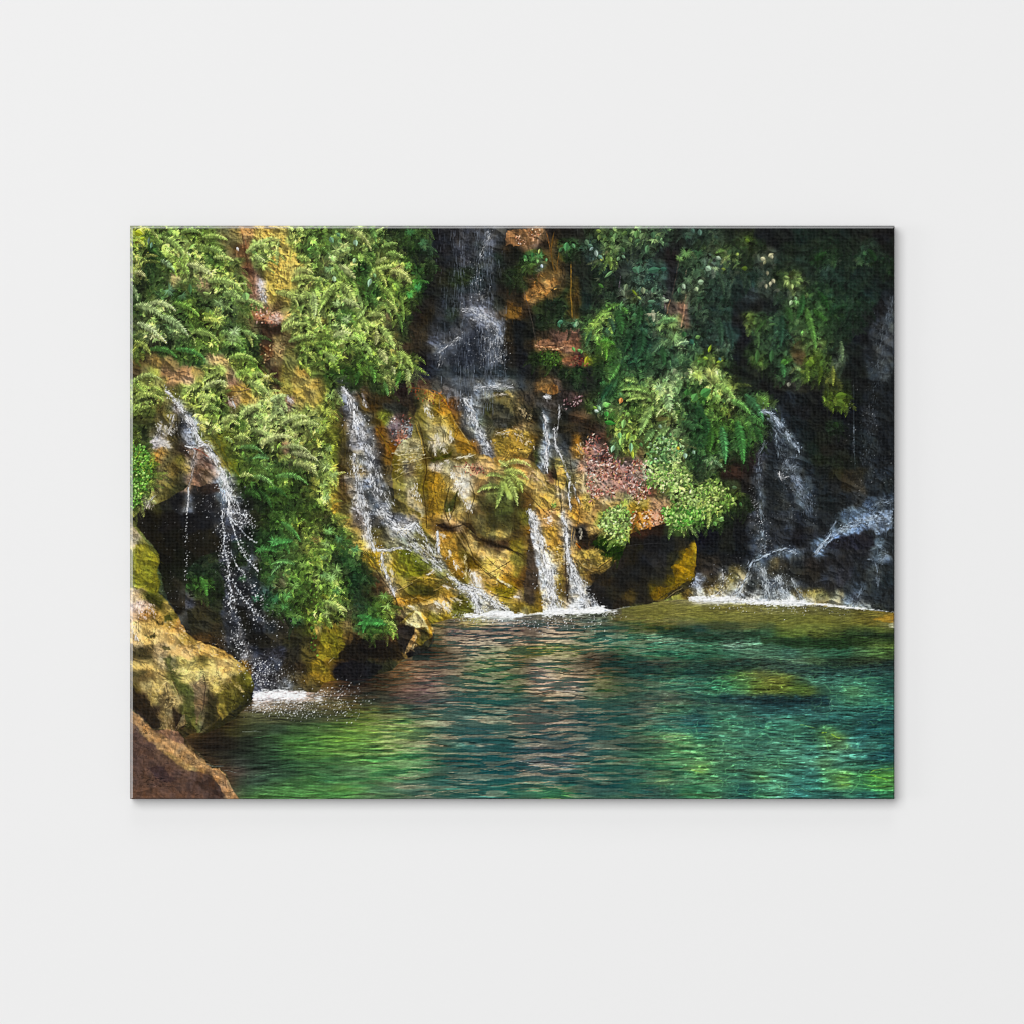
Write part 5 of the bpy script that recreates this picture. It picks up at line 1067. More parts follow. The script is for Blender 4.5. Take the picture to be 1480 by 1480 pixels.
def features_green():
    fronds("""a1
48,33,67,42,8,9fae6a,.2
30,12,46,26,7,8aac50,.2
60,12,78,14,6,96b850,.2
9,64,29,73,9,96b06c,.25
20,62,39,68,7,a4b878,.25
28,72,49,88,10,8cac6c,.2
10,78,26,88,8,9cb078,.2
8,39,16,42,6,a4a86c,.2
60,75,73,78,6,a8bc4c,.3
38,62,57,72,6,74a83c,.2
28,30,38,38,6,7c9c6c,.2
93,24,113,12,7,98b45c,.1
117,32,118,14,4,94b05c,.1
99,27,107,31,6,9cb468,.2
64,46,90,52,7,8cac54,.25
76,54,92,62,7,8cac5c,.2
84,60,106,66,6,84a454,.25
52,84,72,92,7,84a44c,.25
74,84,90,94,6,7ca454,.2
92,84,98,96,5,98ac50,.1
90,84,102,90,5,7ca454,.2
8,92,20,102,6,94a848,.3
40,98,62,106,6,4c9040,.25
20,98,40,104,6,4c8838,.3
80,104,102,108,7,88b048,.3
128,46,147,44,6,98b050,.3
116,54,132,62,7,90a450,.3
131,72,120,82,6,8ca454,.2
144,54,145,74,8,98b468,.1
132,28,142,30,6,90ac4c,.2
130,38,144,40,6,98a854,.3
62,20,78,28,6,84a850,.25
68,28,83,30,6,94ac58,.2
44,8,60,10,5,7ca048,.3
20,6,26,14,4,90a850,.1
4,48,10,60,6,7c9c60,.2
120,84,140,78,6,8ca450,.2
126,92,146,88,6,84a44c,.2
b1
22,6,40,22,7,98a85c,.3
38,14,50,5,5,7ca050,.1
48,20,60,17,5,7ca44c,.2
52,25,65,28,6,84ac4c,.25
44,32,52,28,6,a0b060,.1
40,42,56,34,7,98b454,.2
44,36,52,50,6,94ac48,.1
56,38,71,48,9,a4b45c,.3
16,34,28,44,7,9cac68,.2
18,48,28,62,9,94b054,.2
10,52,16,60,8,90b04c,.1
12,50,0,70,9,8cb04c,.15
20,60,31,66,6,98ac68,.2
28,66,38,86,9,90b050,.1
36,66,30,74,7,84a854,.2
38,72,50,72,6,90a854,.3
48,50,58,62,7,88ac44,.2
52,60,60,71,6,98b454,.2
62,56,65,76,4,6c9438,.1
46,80,58,98,9,98b858,.15
44,84,44,94,6,a0a864,.1
12,88,25,86,7,a4b870,.35
34,92,41,104,7,84a850,.1
46,98,52,109,7,a4b068,.2
60,100,72,112,8,94b44c,.25
62,100,62,112,5,88a84c,.1
4,100,12,108,6,84a44c,.2
2,92,14,96,6,78a43c,.2
22,90,32,90,5,80a44c,.3
30,56,33,66,5,7c9c50,.1
4,58,14,48,5,94b054,.2
38,2,44,16,6,5c8c40,.1
60,70,64,84,4,5c8838,.1
b2
40,0,43,12,6,5c9838,.1
62,4,59,14,6,4c8c30,.1
68,2,69,11,6,a0b868,.1
50,12,53,22,5,5c9444,.1
30,4,28,14,6,3c742c,.1
56,0,58,6,5,98a864,.1
a2
8,10,28,10,6,94ac58,.35
24,20,8,26,6,98ac50,.2
6,24,30,26,6,90a848,.3
10,34,20,30,5,84a044,.2
58,14,48,20,6,94ac50,.2
60,18,78,12,6,a0b468,.3
72,4,60,12,5,94b050,.2
56,24,70,26,6,98b058,.3
60,32,74,34,6,7ca048,.3
64,26,60,34,5,a0b05c,.2
56,44,62,50,6,b0b050,.2
98,6,107,8,5,98b058,.3
86,4,96,8,6,88ac44,.3
94,12,110,22,7,94b058,.25
112,26,124,22,7,9cb870,.15
114,30,122,38,7,94b068,.2
118,22,124,34,6,90ac60,.1
100,32,88,40,6,90ac54,.25
90,36,106,30,6,a0b464,.3
106,42,128,40,6,94ac5c,.2
120,44,140,38,7,a0b468,.25
84,54,96,56,7,94ac54,.3
96,48,112,56,6,90a85c,.3
104,60,128,54,7,a4b46c,.3
128,46,148,44,7,a0b464,.3
118,34,110,42,6,98b064,.2
74,42,88,38,5,98ac5c,.3
88,62,106,66,5,5c9448,.3
110,70,98,70,6,5c9850,.3
98,84,114,92,5,6c9c50,.3
116,84,140,90,6,609c48,.3
128,66,148,72,7,a0ac70,.2
120,62,142,66,6,8ca060,.3
92,96,104,102,7,3c702c,.3
110,94,124,100,6,3a7430,.3
104,96,112,108,6,3a7030,.2
88,84,98,84,5,a4b860,.3
76,54,82,58,5,8cac54,.3
130,74,148,84,6,8c9c58,.3
a3
122,38,112,48,5,5c9050,.2
130,40,112,40,5,5c9c4c,.3
128,22,112,26,5,48a048,.2
58,50,63,64,5,4c9434,.1
116,30,100,30,5,40883c,.3
120,8,134,22,6,4c9040,.2
b3
30,80,44,88,7,3c9440,.3
52,86,30,86,8,44a044,.2
40,80,34,92,6,3a8c38,.2
50,84,60,90,5,8cac4c,.3
6,72,22,76,7,a0b45c,.2
4,68,20,80,6,8cac50,.2
c1
82,63,68,72,5,5c9438,.2
72,68,60,84,6,78a840,.2
68,76,56,90,6,64943c,.2
84,66,88,70,5,4c8c34,.2
80,68,84,86,9,387838,.1
74,74,78,84,8,3c6c4c,.1
98,66,96,80,9,2c6034,.1
104,66,108,80,9,366848,.1
107,68,108,76,5,a0a888,.1
112,78,126,76,8,5c9050,.3
68,92,78,94,7,48902c,.3
70,92,72,106,6,58982c,.1
100,84,96,104,10,285c38,.1
92,84,86,100,10,245430,.1
118,90,108,100,7,4c7450,.2
114,96,116,110,8,2f6838,.1
60,82,56,96,5,3c7040,.1
c2
82,-2,75,10,9,4c8c3c,.1
80,10,74,22,9,3c7844,.1
76,14,68,26,7,24603c,.1
96,12,86,10,7,7ca44c,.2
106,20,84,18,7,7cac4c,.25
104,24,88,26,6,8cb050,.2
106,34,98,52,8,84b058,.1
116,18,112,22,6,98b474,.1
108,48,102,58,9,689850,.1
120,46,108,62,8,7ca858,.15
118,22,120,34,9,88b070,.1
130,10,126,22,7,6c9858,.1
146,36,150,60,8,2c6834,.1
130,42,140,48,8,3c7440,.1
114,66,118,80,6,508848,.1
d1
76,66,84,98,9,58943c,.05
82,68,92,76,6,3c7c2c,.1
62,66,66,76,9,3a7034,.1
74,56,70,74,8,306c34,.1
58,72,57,96,8,2a5840,.05
46,76,38,86,6,3c6c30,.2
10,42,14,56,6,3c5c44,.1
10,74,12,94,8,345c44,.05
18,80,20,98,7,2a4c44,.1
94,72,108,64,7,1f4428,.2
86,54,94,68,8,265a28,.1
103,92,104,106,5,6c8c5c,.1
14,22,8,24,5,6c9c44,.2
36,14,30,12,5,4c7024,.2
84,30,92,24,8,1f4a20,.2
124,22,130,30,8,245028,.2
66,106,60,110,5,4c8c34,.3
d2
58,-2,60,8,6,3c8044,.1
77,0,78,11,5,6c9030,.05
88,0,86,14,4,5c8020,.05
97,0,97,14,4,94a43c,.05
2,6,12,14,7,9cb858,.2
8,14,22,26,7,7cac4c,.25
30,22,44,42,9,3c7c48,.2
40,24,48,30,8,60943c,.2
34,38,44,46,8,46843c,.2
24,42,29,74,11,3f8a3c,.05
12,46,15,74,10,44904c,.05
38,46,43,58,7,347434,.1
4,48,3,64,8,40802c,.05
20,26,34,36,7,5c9c44,.2
""")
    tufts("""a1
84,84,60,300,11,8cac70
82,90,80,240,10,84a85c
34,52,40,260,11,5c8c60
72,62,60,300,10,7ca05c
134,56,90,240,11,94a860
44,56,60,200,9,4c7c4c
b1
14,22,20,300,10,94b05c
20,18,90,240,9,a4b470
14,62,60,280,8,8cac64
22,74,80,300,9,8cac68
60,48,90,240,9,7cac3c
76,50,80,300,7,3c9c48
70,54,60,260,8,50a038
70,56,80,300,6,44a440
68,34,40,240,7,5c9c40
80,33,90,240,6,40602c
79,16,30,260,8,3c7444
70,8,90,300,8,3c8040
12,104,90,300,9,84a450
8,36,70,280,8,6c9858
c1
113,80,60,240,9,78a454
122,78,60,200,10,70984c
124,88,80,300,10,70a058
116,92,100,280,9,608c54
133,24,90,280,10,5c9048
128,28,110,240,7,6ca04c
63,78,60,260,9,84ac40
72,70,110,240,9,7cac44
58,82,80,280,8,68983c
72,94,70,280,9,58982c
48,77,60,240,7,4c8858
15,28,60,300,7,48883c
21,26,80,280,7,4c9048
42,20,90,240,8,3c8040
106,70,90,160,8,a8ac90
134,44,70,260,8,547c54
142,24,90,260,9,2f5c38
a3
114,22,90,300,9,4ca44c
104,28,60,280,9,40883c
124,64,80,300,9,58a448
115,66,40,280,9,348048
100,66,70,280,8,2f7050
122,72,90,300,8,44883c
136,40,80,280,8,7cac44
130,56,60,280,8,6ca044
112,50,60,260,8,3c7438
90,50,60,260,8,305c38
b3
8,14,60,280,9,6ca850
16,20,90,280,9,50904c
6,24,60,280,8,7ca450
28,28,60,280,8,4c8c4c
4,34,80,260,8,70a04c
14,44,60,280,9,7cac54
10,50,80,280,9,80b05c
4,48,40,260,8,64984c
14,60,60,280,9,549440
50,64,90,300,9,6c9c40
52,72,60,260,8,84ac4c
6,78,60,280,8,90ac54
34,50,20,200,8,2c542c
b2
10,22,60,280,9,88ac50
6,34,80,280,8,8c9c48
4,46,60,280,8,80984c
8,62,60,260,8,78984c
6,76,70,300,10,98b860
4,90,60,280,9,88ac50
6,100,60,280,10,94b864
12,82,80,260,9,8cac58
48,38,60,300,6,808c34
c2
32,106,80,300,5,7c9c3c
86,104,60,300,7,98a84c
82,110,80,300,8,8cac54
112,16,80,320,9,8cb474
142,6,80,320,11,a0b85c
d2
4,4,90,300,10,b0bc6c
14,12,60,280,9,84a84c
""")
    leaves("""c1
67,10,100,9,3,5c7838;72,12,120,8,3,4c6c34;68,8,200,8,2.6,6c8838;80,9,110,11,4,58844a
76,12,60,9,3.4,64904a;88,8,150,9,3.2,4c7034;96,7,100,12,4.6,548444;90,12,70,8,3,5c7c40;101,9,120,11,4.4,5c7c4c
107,8,80,10,3.4,3c6844;112,11,110,9,3.2,406840;104,18,100,13,3.4,4c7c50;108,14,30,8,2.4,6c8c54
98,14,150,8,3,3c6440;72,16,100,8,2.8,5c8048;84,20,60,8,3,3c6438;75,27,80,8,3,6c9440;69,27,100,7,2.6,88984c
82,27,110,7,2.6,5c8458;84,26,40,7,2.2,5c8464;42,16,100,13,4,40884c;46,17,60,8,2.6,4c8854;38,20,120,8,2.4,3c6c3c
56,14,60,10,3.4,506c54;58,18,20,8,3,4c6c5c;64,22,80,10,3,7c9088;66,26,40,9,2.6,5c8070;62,20,140,7,2.2,6c8480
92,36,20,13,4.4,446c54;98,34,100,12,4.4,48705a;104,38,350,18,4.6,386450;118,37,190,10,3.4,30584c
77,38,140,16,2.4,5c8c54;84,52,70,11,3,5c6c58;88,48,110,10,3,64785c;100,50,80,10,3.6,6c7c60;108,50,100,9,3.2,486c54
66,48,30,10,2,3c702c;92,52,50,12,1.6,6c8428;96,57,40,8,1.6,809858;120,60,170,10,2.2,90a088;114,58,30,8,2.2,708c70
142,47,350,9,4,7c9c78;140,50,60,7,3,8ca07c;128,50,100,9,3,487450;130,48,60,8,2.6,84a084;143,6,80,10,3.4,4c6c60
137,5,60,9,2.6,446458;104,61,0,11,2.6,4c7c5c;39,76,160,9,3.2,3c7c5c;35,78,60,7,2.2,34704c;50,76,100,9,2.6,70986c
47,78,70,6,2,58906c;58,103,110,13,3,8a8c28;46,96,60,8,2.4,5c9c4c;50,98,20,7,2.2,64a050;53,98,90,6,2.2,54903c
136,90,60,9,3.6,2f5c4c;140,89,340,8,3,5c9044;131,84,80,9,4,2c6034;146,104,20,8,2.4,88b02c
16,24,100,7,3,2c6c34;11,28,120,6,3,58984c;21,21,100,8,1.8,8c9c5c;19,29,80,6,2,70a858;26,28,90,6,2,549054
22,33,60,6,2,a0b4c4;9,26,60,7,2.4,3c8040
c2
62,30,40,8,2.2,6c9c30;66,30,60,7,2.4,7cb084;63,33,20,7,2.2,a0b8a8;72,34,80,8,3.6,389c38;71,42,10,16,3.6,2f8c2c
86,40,100,14,3.6,74ac54;82,50,80,10,3.2,68a85c;84,54,100,12,3.4,84b850;90,50,110,12,3.4,8cac34;94,52,90,8,3,84ac3c
78,60,110,11,3,7cac84;91,58,90,15,3.2,6ca470;92,64,85,12,2.4,98a83c;98,58,60,7,2.4,48803c;144,22,330,18,6.5,3c8c3c
138,26,300,12,5.5,4c9444;133,22,280,9,4,30702c;124,16,70,9,4,6c9858;118,62,30,7,2.6,98b488;128,62,340,8,3,8cac74
126,61,60,6,2,c8a838;118,55,200,8,3,80a87c;112,44,60,7,2.6,6c8c6c;132,66,80,8,3,84a48c;138,64,60,6,2.4,6c9478
108,70,40,9,2.8,b4c0a8;104,78,60,8,2.6,a0b884;82,20,60,7,2.4,50884c;84,24,110,8,3,c08048
d1
0,35,30,9,4.4,84a088;8,27,30,8,2.6,8ca08c;42,28,20,8,3,a8a888;48,27,330,9,3,a0a080;50,26,60,6,2.4,9c9c80
46,30,120,7,2.2,848868;47,38,80,7,2.2,7c7c64;51,44,60,8,2.6,9c9c80;50,46,100,7,2.4,a8a88c;46,48,80,6,2,94947c
60,42,20,9,1.8,8cac58;64,46,120,8,1.8,98b860;69,46,40,8,1.8,84a854;66,48,80,7,2,a0bc68;70,44,10,7,1.8,7ca04c
66,60,110,8,2.6,94b484;68,57,60,8,2.4,6c9c64;30,14,20,8,3,587820;24,24,80,5,2.4,94b048;32,36,180,9,3.4,4c6424
2,100,290,12,2.2,8cb01c;8,108,340,12,1.8,90b424;10,104,60,7,2,44706c;48,79,350,12,1.8,4c7c44;48,75,20,8,1.6,406c48
40,98,95,20,3.6,3c6c34;51,98,95,20,3.4,346838;82,108,170,12,5,5c8820;62,106,150,10,4,40802c;79,106,40,9,4,648c24
12,36,20,7,2,70843c;42,90,60,7,2.6,2c4c30
d2
99,23,350,17,5,54781c;100,26,20,12,4,50701f;26,104,60,6,2.2,3c6c34;98,42,60,10,4.4,1c301c;64,12,100,7,3,74786c
4,94,60,6,2.6,7c9c50;20,92,10,8,2.6,4c6c44
d3
10,5,20,8,3,6ca44c;6,7,60,8,3,5c9840;11,5,340,6,2.6,7cb058
a1
8,8,20,12,5,909c28;12,14,340,8,3,8ca02c;92,54,80,12,5.5,74a454;50,48,85,14,3,40703c;60,54,20,10,2.4,7c9454
19,12,100,12,2,58705c;21,16,100,9,2,5c8c6c
b1
9,12,60,10,3.6,5c8c64;28,14,80,10,3,7ca480;14,9,40,8,3,548454;28,28,100,8,2.6,80a868;40,44,110,12,3,80a088
42,40,60,7,2.4,6c9c5c;12,42,80,9,3,8cb080
""")
    # small-leaved shrubs: clusters of rounded leaves
    def shrub(poly_s, n, cols, l0, l1):
        P = tl(poly_s); C = [hexc(c) for c in cols.split()]
        xs = [p[0] for p in P]; ys = [p[1] for p in P]
        for i in range(n):
            x = rng.uniform(min(xs), max(xs)); y = rng.uniform(min(ys), max(ys))
            if not inpoly(np.float32(x), np.float32(y), P): continue
            f = i/n
            leaf(x, y, rng.uniform(0, 6.28), rng.uniform(l0, l1), rng.uniform(1.1, 2.), C[rng.integers(len(C))]*(.45+.7*f*rng.uniform(.6, 1.15)), 1., .8, .1)
    shrub("c3 70,0 82,-6 92,0 92,8 88,14 87,24 82,26 78,20 72,16 66,10", 420, "98b864 84a850 b0cc7c 6c9440 a4c070", 3, 5.5)
    shrub("c2 104,76 112,72 124,76 132,76 138,90 147,92 147,110 128,110 118,96 104,92", 520, "98b864 84ac50 b0c87c 6c9844 a8c474", 3.5, 6.5)
    shrub("d2 0,88 8,86 18,94 24,100 22,106 12,106 8,111 0,111", 240, "98b45c 84a44c b0c474 6c9440", 3.5, 6.5)
    shrub("c3 116,-2 147,-2 147,8 138,6 132,12 122,12 116,4", 320, "7cac4c 5c9438 98bc68 4c8834", 4, 7)
    shrub("a2 5,60 14,60 20,68 22,82 16,94 12,106 5,108", 620, "5c9034 74a840 3c6c24 88b858 4c7c2c", 2.2, 4.2)
    shrub("c2 106,54 124,52 132,62 124,72 104,74", 200, "6c9c5c 84ac68 547c44 98b880", 3.5, 6.5)
    shrub("c1 20,99 36,100 38,108 30,111 20,106", 160, "3c5c24 4c6c28 2c441c", 2, 4)
    shrub("a3 142,20 147,18 147,110 142,110", 60, "7ca03c 5c8430", 2.5, 5)

def features_water():
    # dim veil at the top centre, its bright lip and the streaks below
    for i in range(1700):
        x = rng.normal(690, 25); y = rng.uniform(328, 590)
        if x < 628 or x > 732: continue
        l = rng.uniform(3, 12)
        line(x, y, x+rng.normal()*.5, y+l, .35, .3, hexc('8c96a4')*rng.uniform(.6, 1.1), .30*(nz(x/7, y/40, 5) > .42)+.05)
    shapes("""b1
7a8494,.6,5,6,.4 112,66 118,64 128,66 136,73 140,80 142,92 140,110 130,110 132,96 128,84 120,77 114,74
6a7484,.6,5,6,.35 92,92 102,92 108,86 116,78 120,82 108,94 98,110 90,110 90,100
30384a,.5,6,6,.35 104,96 116,86 128,84 130,100 130,112 100,112
b2
586068,.6,5,4,.4 90,2 110,8 130,14 147,13 147,19 128,18 112,22 100,14
""")
    water("""b1
130,.5,.5 110,68,7 118,68,11 127,72,13 134,78,11
110,.45,.8 132,76,12 137,84,10 139,94,11 140,108,12
90,.5,.8 126,72,10 128,84,12 130,96,14 132,108,14
90,.45,.6 108,88,5 100,94,6 93,100,4 93,110,5
40,.4,1 121,30,10 122,50,10 124,62,10
60,.45,.4 132,8,9 127,18,7 124,30,4
b2
130,.55,.3 118,16,5 128,16,5 138,15,5 147,15,5
210,.9,.35 111,24,5 116,32,8 120,42,8 122,50,6 127,56,11 131,66,12
60,.6,.3 113,26,8 119,36,8 122,48,4
300,.95,.2 18,15,3 24,23,6 27,31,7 28,38,11 31,48,16 36,60,18
300,.85,.3 36,58,15 40,72,12 42,84,15 45,98,18 50,109,20
220,.75,.3 27,66,8 29,80,9 31,95,8 34,110,10
40,.6,.1,8c8480 33,20,2 36,27,2 38,31,1
b3
200,.85,.3 36,0,9 37,10,7 40,20,6 43,29,7
190,.9,.3 46,-2,13 52,4,10 60,11,10 66,11,7
220,1,.2 55,11,4 62,14,5 68,12,6 74,9,5 77,12,4
260,.85,.3 62,14,8 72,24,11 80,32,9 88,38,8 96,45,7 104,52,4 110,57,3
130,.75,.3 76,12,6 82,20,6 86,28,8 90,38,10
110,.9,.2 91,14,1.5 91,22,2.5 92,30,3
120,.9,.2 44,29,4 54,29,3 62,27,3 70,29,2
130,.95,.2 48,31,2 49,40,4 52,48,4 55,57,4 58,63,2
160,1,.5 106,57,4 116,60,8 122,68,11 126,76,12
130,1,.6 110,57,3 120,59,5 130,65,6 138,72,5 144,77,5
90,1,.4 118,60,4 121,70,5 122,77,6
c2
170,.95,.2 24,36,2 26,46,3.5 27,58,4 26,70,3.5 26,80,2
80,.7,.2 32,46,2 33,60,3 36,66,3
90,.7,.3 36,66,3 40,74,3 43,84,3 46,90,4 50,100,3 53,108,2
60,.5,.1 36,28,3 36,40,2 34,52,2
40,.7,.2 24,22,6 28,24,5 
60,.9,.2 44,88,2 43,98,1.5 45,109,1.5
c3
380,.95,.2 12,-2,6 16,5,7 18,13,5 22,22,8 24,34,9 26,44,13 29,50,11
420,.95,.4 27,44,12 29,56,13 30,66,13 33,76,18
230,.95,.15 38,3,2 41,10,4 42,22,3.6 43,34,4
340,.95,.35 43,34,4 47,46,8 51,56,10 56,66,13 60,74,16
d2
320,.75,.3,acbac8 42,33,4 50,36,4 56,42,5 60,49,6 65,55,7 69,61,6 71,67,4
160,.45,.5,98a4b0 48,38,8 54,48,9 58,60,12 62,72,12 66,80,10
190,.45,.2,98a4b0 46,57,3 41,66,4 40,80,5 42,95,5 43,112,6
90,.45,.4,a0acb8 58,80,6 62,72,8 66,78,5 70,76,5
170,.5,.6,98a4b4 66,82,8 71,92,10 76,102,12 78,112,10
50,.5,.4 56,80,4 58,86,5 62,84,4
60,.4,.4,98a8b4 54,50,2 54,60,2 56,68,2
110,.3,1,8c98a4 134,0,10 128,20,10 124,50,12 123,80,14
30,.3,1,8c98a4 113,44,1 113,64,1
90,.5,.3,98a8b8 124,110,8 134,104,8 143,102,8
d1
200,.32,.5,8c98a4 143,56,5 141,70,8 136,84,10 134,100,10 132,112,8
d3
130,.5,.4,98a8b4 42,-2,5 43,14,6 44,28,8 
360,.7,.3,b4c4d4 144,4,10 122,6,8 106,11,7 97,17,6 90,24,5 84,31,4
190,.75,.3,b4c2d0 32,44,5 36,38,5 44,34,4 52,30,3 60,28,3 68,31,3 74,35,2
60,.6,.2,98a8b8 130,24,4 136,28,5 139,33,3 133,37,2 124,36,2
60,.4,.3,98a8b8 130,38,4 131,48,4 132,56,4
140,.8,.4,b4bcc0 34,46,6 29,54,7 26,62,7 22,67,7
190,.7,.4,bcc4c8 44,42,5 46,52,8 47,64,10
230,.65,.4,b4bcc0 54,48,8 58,56,12 62,66,14
110,.6,.4,a8b0b4 66,50,6 70,60,6 74,68,7
60,.7,.4 12,44,3 14,54,6 10,62,6 3,66,5
50,.5,.2,8c9cac 120,58,6 116,66,8 112,72,8
60,.4,.3,8c9cac 104,66,4 112,70,8
50,.35,.3,8c9cac 100,6,2 96,12,2
a2
260,.9,.5 31,18,2 36,23,3 41,28,4 46,36,8 52,46,12 56,55,11
120,.95,.3 50,38,4 54,48,4 57,56,4
200,.95,.3 56,57,7 62,60,6 66,66,5 71,74,3 76,82,4
320,.85,.5 75,82,5 77,92,10 80,102,12 81,112,13
60,.8,.2 46,60,3 52,62,3 60,60,5
90,.65,.3,b0a8a4 54,62,4 53,72,4 52,82,3 49,92,2
50,.8,.5 49,92,1.5 49,102,1.2 48,110,1
60,.6,.2,c8c4c0 38,36,3 36,44,4 33,50,4
110,.6,.2,c8c4c0 28,44,4 26,52,9 30,58,10 22,58,5
50,.4,.2,c8c4c0 24,98,3 18,104,5 15,109,4
40,.6,.2,c8c4c0 82,26,2 84,30,2
""")
    lines("""a3
1.3,.9,dfe4ea 74,-2 75,8 76,18 76,28 79,38 80,46
1,1,d4dae4,.9 80,46 79,54 82,60 80,68 82,76
1.1,.9,dfe4ea 79,2 83,12 86,22 90,30 94,37 99,42
1.8,1.4,dfe4ea 99,42 102,46
1,.8,cfd6de 82,6 88,12 92,17 97,21 101,24
.9,.8,cfd6de,.9 81,30 84,38 88,44 92,48
.9,.8,cfd6de 83,54 86,60 92,67 97,74 100,80
1.2,1,dfe4ea 79,0 86,1 92,3 95,2
.9,.8,cfd6de 80,4 86,7 91,9
.8,.7,cfd6de,.9 75,28 78,38
.8,.8,cfd6de,.8 84,66 80,70
b3
.8,.6,e4e6e8,.9 112,58 118,62 122,72
.8,.6,e4e6e8,.9 120,60 130,66 136,74
""", .9, .34, .8, .75)
    drops("""a3
120,1.1,.95 75,5 76,40 7
110,1.2,.95 80,40 82,75 5
90,1.2,.95 82,75 92,110 6
60,1.1,.9 86,20 102,46 4
90,1.2,.95 88,44 104,68 5
80,1.2,.95 88,62 105,84 4
70,1.1,.95 88,4 96,14 6
50,1.3,.9 92,0 94,12 6
40,1,.7 100,66 122,88 14
26,1.3,.95 110,78 118,90 8
60,.9,.6 90,80 104,110 14
70,1.1,.95 84,92 92,110 6
22,1.1,.9 48,2 47,24 1
24,1.1,.95 48,30 47,52 1.6
50,.8,.5 34,10 60,30 25
30,.8,.5 30,50 44,76 12
26,1,.7 72,92 74,104 6
a2
40,.9,.8 82,92 90,108 5
50,.8,.6 60,100 68,110 12
a4
200,1.1,.9 96,4 112,16 10
60,1.3,.95 100,10 106,24 7
120,1,.8 108,4 126,20 12
320,1.,.85 100,38 145,42 8
150,1,.7 104,30 147,36 6
b4
110,1,.85 2,26 20,36 10
60,1.1,.9 4,44 30,42 12
40,1.1,.8 20,20 36,36 8
b1
60,.9,.7 116,30 126,62 10
70,.9,.7 134,80 141,108 7
60,.8,.6 110,92 130,108 16
c3
160,1,.85 2,84 46,84 8
60,1,.85 56,62 72,78 6
40,.9,.8 58,84 66,88 8
50,.9,.7 64,76 82,80 5
40,.9,.8 138,50 144,62 6
d3
90,.9,.7 38,2 46,30 7
60,.9,.8 -4,60 20,58 10
80,.9,.7 20,44 60,60 20
120,.9,.8 0,72 110,76 5
d2
60,.9,.6 118,10 130,100 18
40,.8,.5 56,96 72,110 20
50,.8,.6 36,94 40,112 5
b3
70,1,.8 112,82 147,82 4
50,1,.8 104,78 112,82 5
60,1,.8 120,70 142,78 8
""")
    # foam where the falls meet the pool
    def foam(pts, w, n, al=.9, tile=None):
        P = tl(pts)
        for i in range(n):
            j = rng.integers(len(P)-1); f = rng.random()
            x = P[j][0]*(1-f)+P[j+1][0]*f; y = P[j][1]*(1-f)+P[j+1][1]*f
            e = rng.normal()*w*.5
            L = rng.uniform(1.5, 6)
            line(x-L/2, y+e, x+L/2, y+e+rng.normal()*.4, rng.uniform(.3, .9), .3, hexc('eceeee')*rng.uniform(.78, 1.02), al*rng.uniform(.4, 1))
    foam("b3 112,80 124,79 136,77 147,78 c3 0,79.5 8,79", 3, 420)
    foam("b3 130,78 147,78 c3 0,79.5", 4.5, 160)
    foam("c3 24,77.5 34,76 46,76 58,76 66,75 70,75", 5, 620)
    foam("c3 44,72 52,71", 4, 60, .6)
    foam("c3 68,75 80,76", 3, 50, .6)
    foam("d3 -12,66 0,66.5 18,67 36,69 50,69.5 64,69.5 76,69", 4, 620, .9)
    foam("d3 76,70 92,71 106,73 122,74", 1.6, 150, .8)
    foam("d3 120,74 146,77", 1, 30, .5)
    foam("a4 99,30 108,29 118,29 128,29 138,29", 7, 520, .75)
    foam("a4 99,30 106,26 116,27 124,25", 4, 120, .6)
    foam("a4 98,38 104,34 120,33 146,31 b4 4,32", 6, 170, .5)

def pool_paint(B, M):
    global IMG
    x, y = GX, GY
    R, d = ripples(B, M)
    B1 = B
    # sunlit left basin: smooth greens broken by thin dark wavelets
    shelf = sst(860, 900, x)*sst(922, 905, y)
    base = B1*(1+np.clip(R*2.0, -.5, .6)*(1-.5*shelf)*(.45+.95*fbm(x/60, y/16, 73, 2)))[..., None]
    wy = (fbm(x/60, y/22, 13, 2)-.5)*7
    sy = 2.2+4.0*d
    n = fbm(x/24, (y+wy)/2.2, 21, 3, .5)*(1-d)+fbm(x/40, (y+wy)/4.0, 23, 3, .5)*d
    # centre: pale broken reflections of the rock over deep teal
    cx = np.exp(-((x-760)/205)**2)*sst(885, 915, y)*(1-.25*sst(1090, 1155, y))
    cx = np.clip(cx*1.15, 0, 1)
    hi = sst(.51, .57, n)*cx
    lo = sst(.50, .42, n)*cx
    tan = np.stack([.60+0*x, .56+0*x, .46+0*x], -1)*(1-.12*(fbm(x/6, y/2, 5, 3)-.5)*4)[..., None]
    tealc = np.stack([.10+0*x, .28+0*x, .27+0*x], -1)
    fade = np.clip(B1.mean(-1)/.33, .6, 1.2)
    base = base*(1-.62*hi[..., None])+tan*fade[..., None]*.62*hi[..., None]
    base = base*(1-.55*lo[..., None])+tealc*.55*lo[..., None]
    # right: net of light on the bed seen through the surface
    rx = sst(850, 1020, x)*sst(935, 975, y)+sst(560, 300, x)*sst(1060, 1120, y)*.5
    wx = (fbm(x/34, y/13, 31, 2)-.5)*22; wz = (fbm(x/34, y/13, 37, 2)-.5)*7
    c1 = np.abs(nz((x+wx)/21, (y+wz)/6.5, 41)-.5)
    c2 = np.abs(nz((x-wx)/13, (y-wz)/4.2, 47)-.5)
    pat = sst(.38, .58, fbm(x/30, y/12, 53, 3))
    net = (np.clip(1-c1/.07, 0, 1)*.65+np.clip(1-c2/.08, 0, 1)*.5)*pat*rx
    lc = B1*1.1+np.array([.13, .20, .10])
    net = np.clip(net, 0, 1)[..., None]
    base = base*(1-net*.75)+lc*net*.75
    br = sst(.62, .74, fbm(x/10, y/3.4, 57, 3))*rx
    base = base*(1+.28*br[..., None])
    k = M[..., None]
    IMG = IMG*(1-k)+np.clip(base, 0, 1)*k

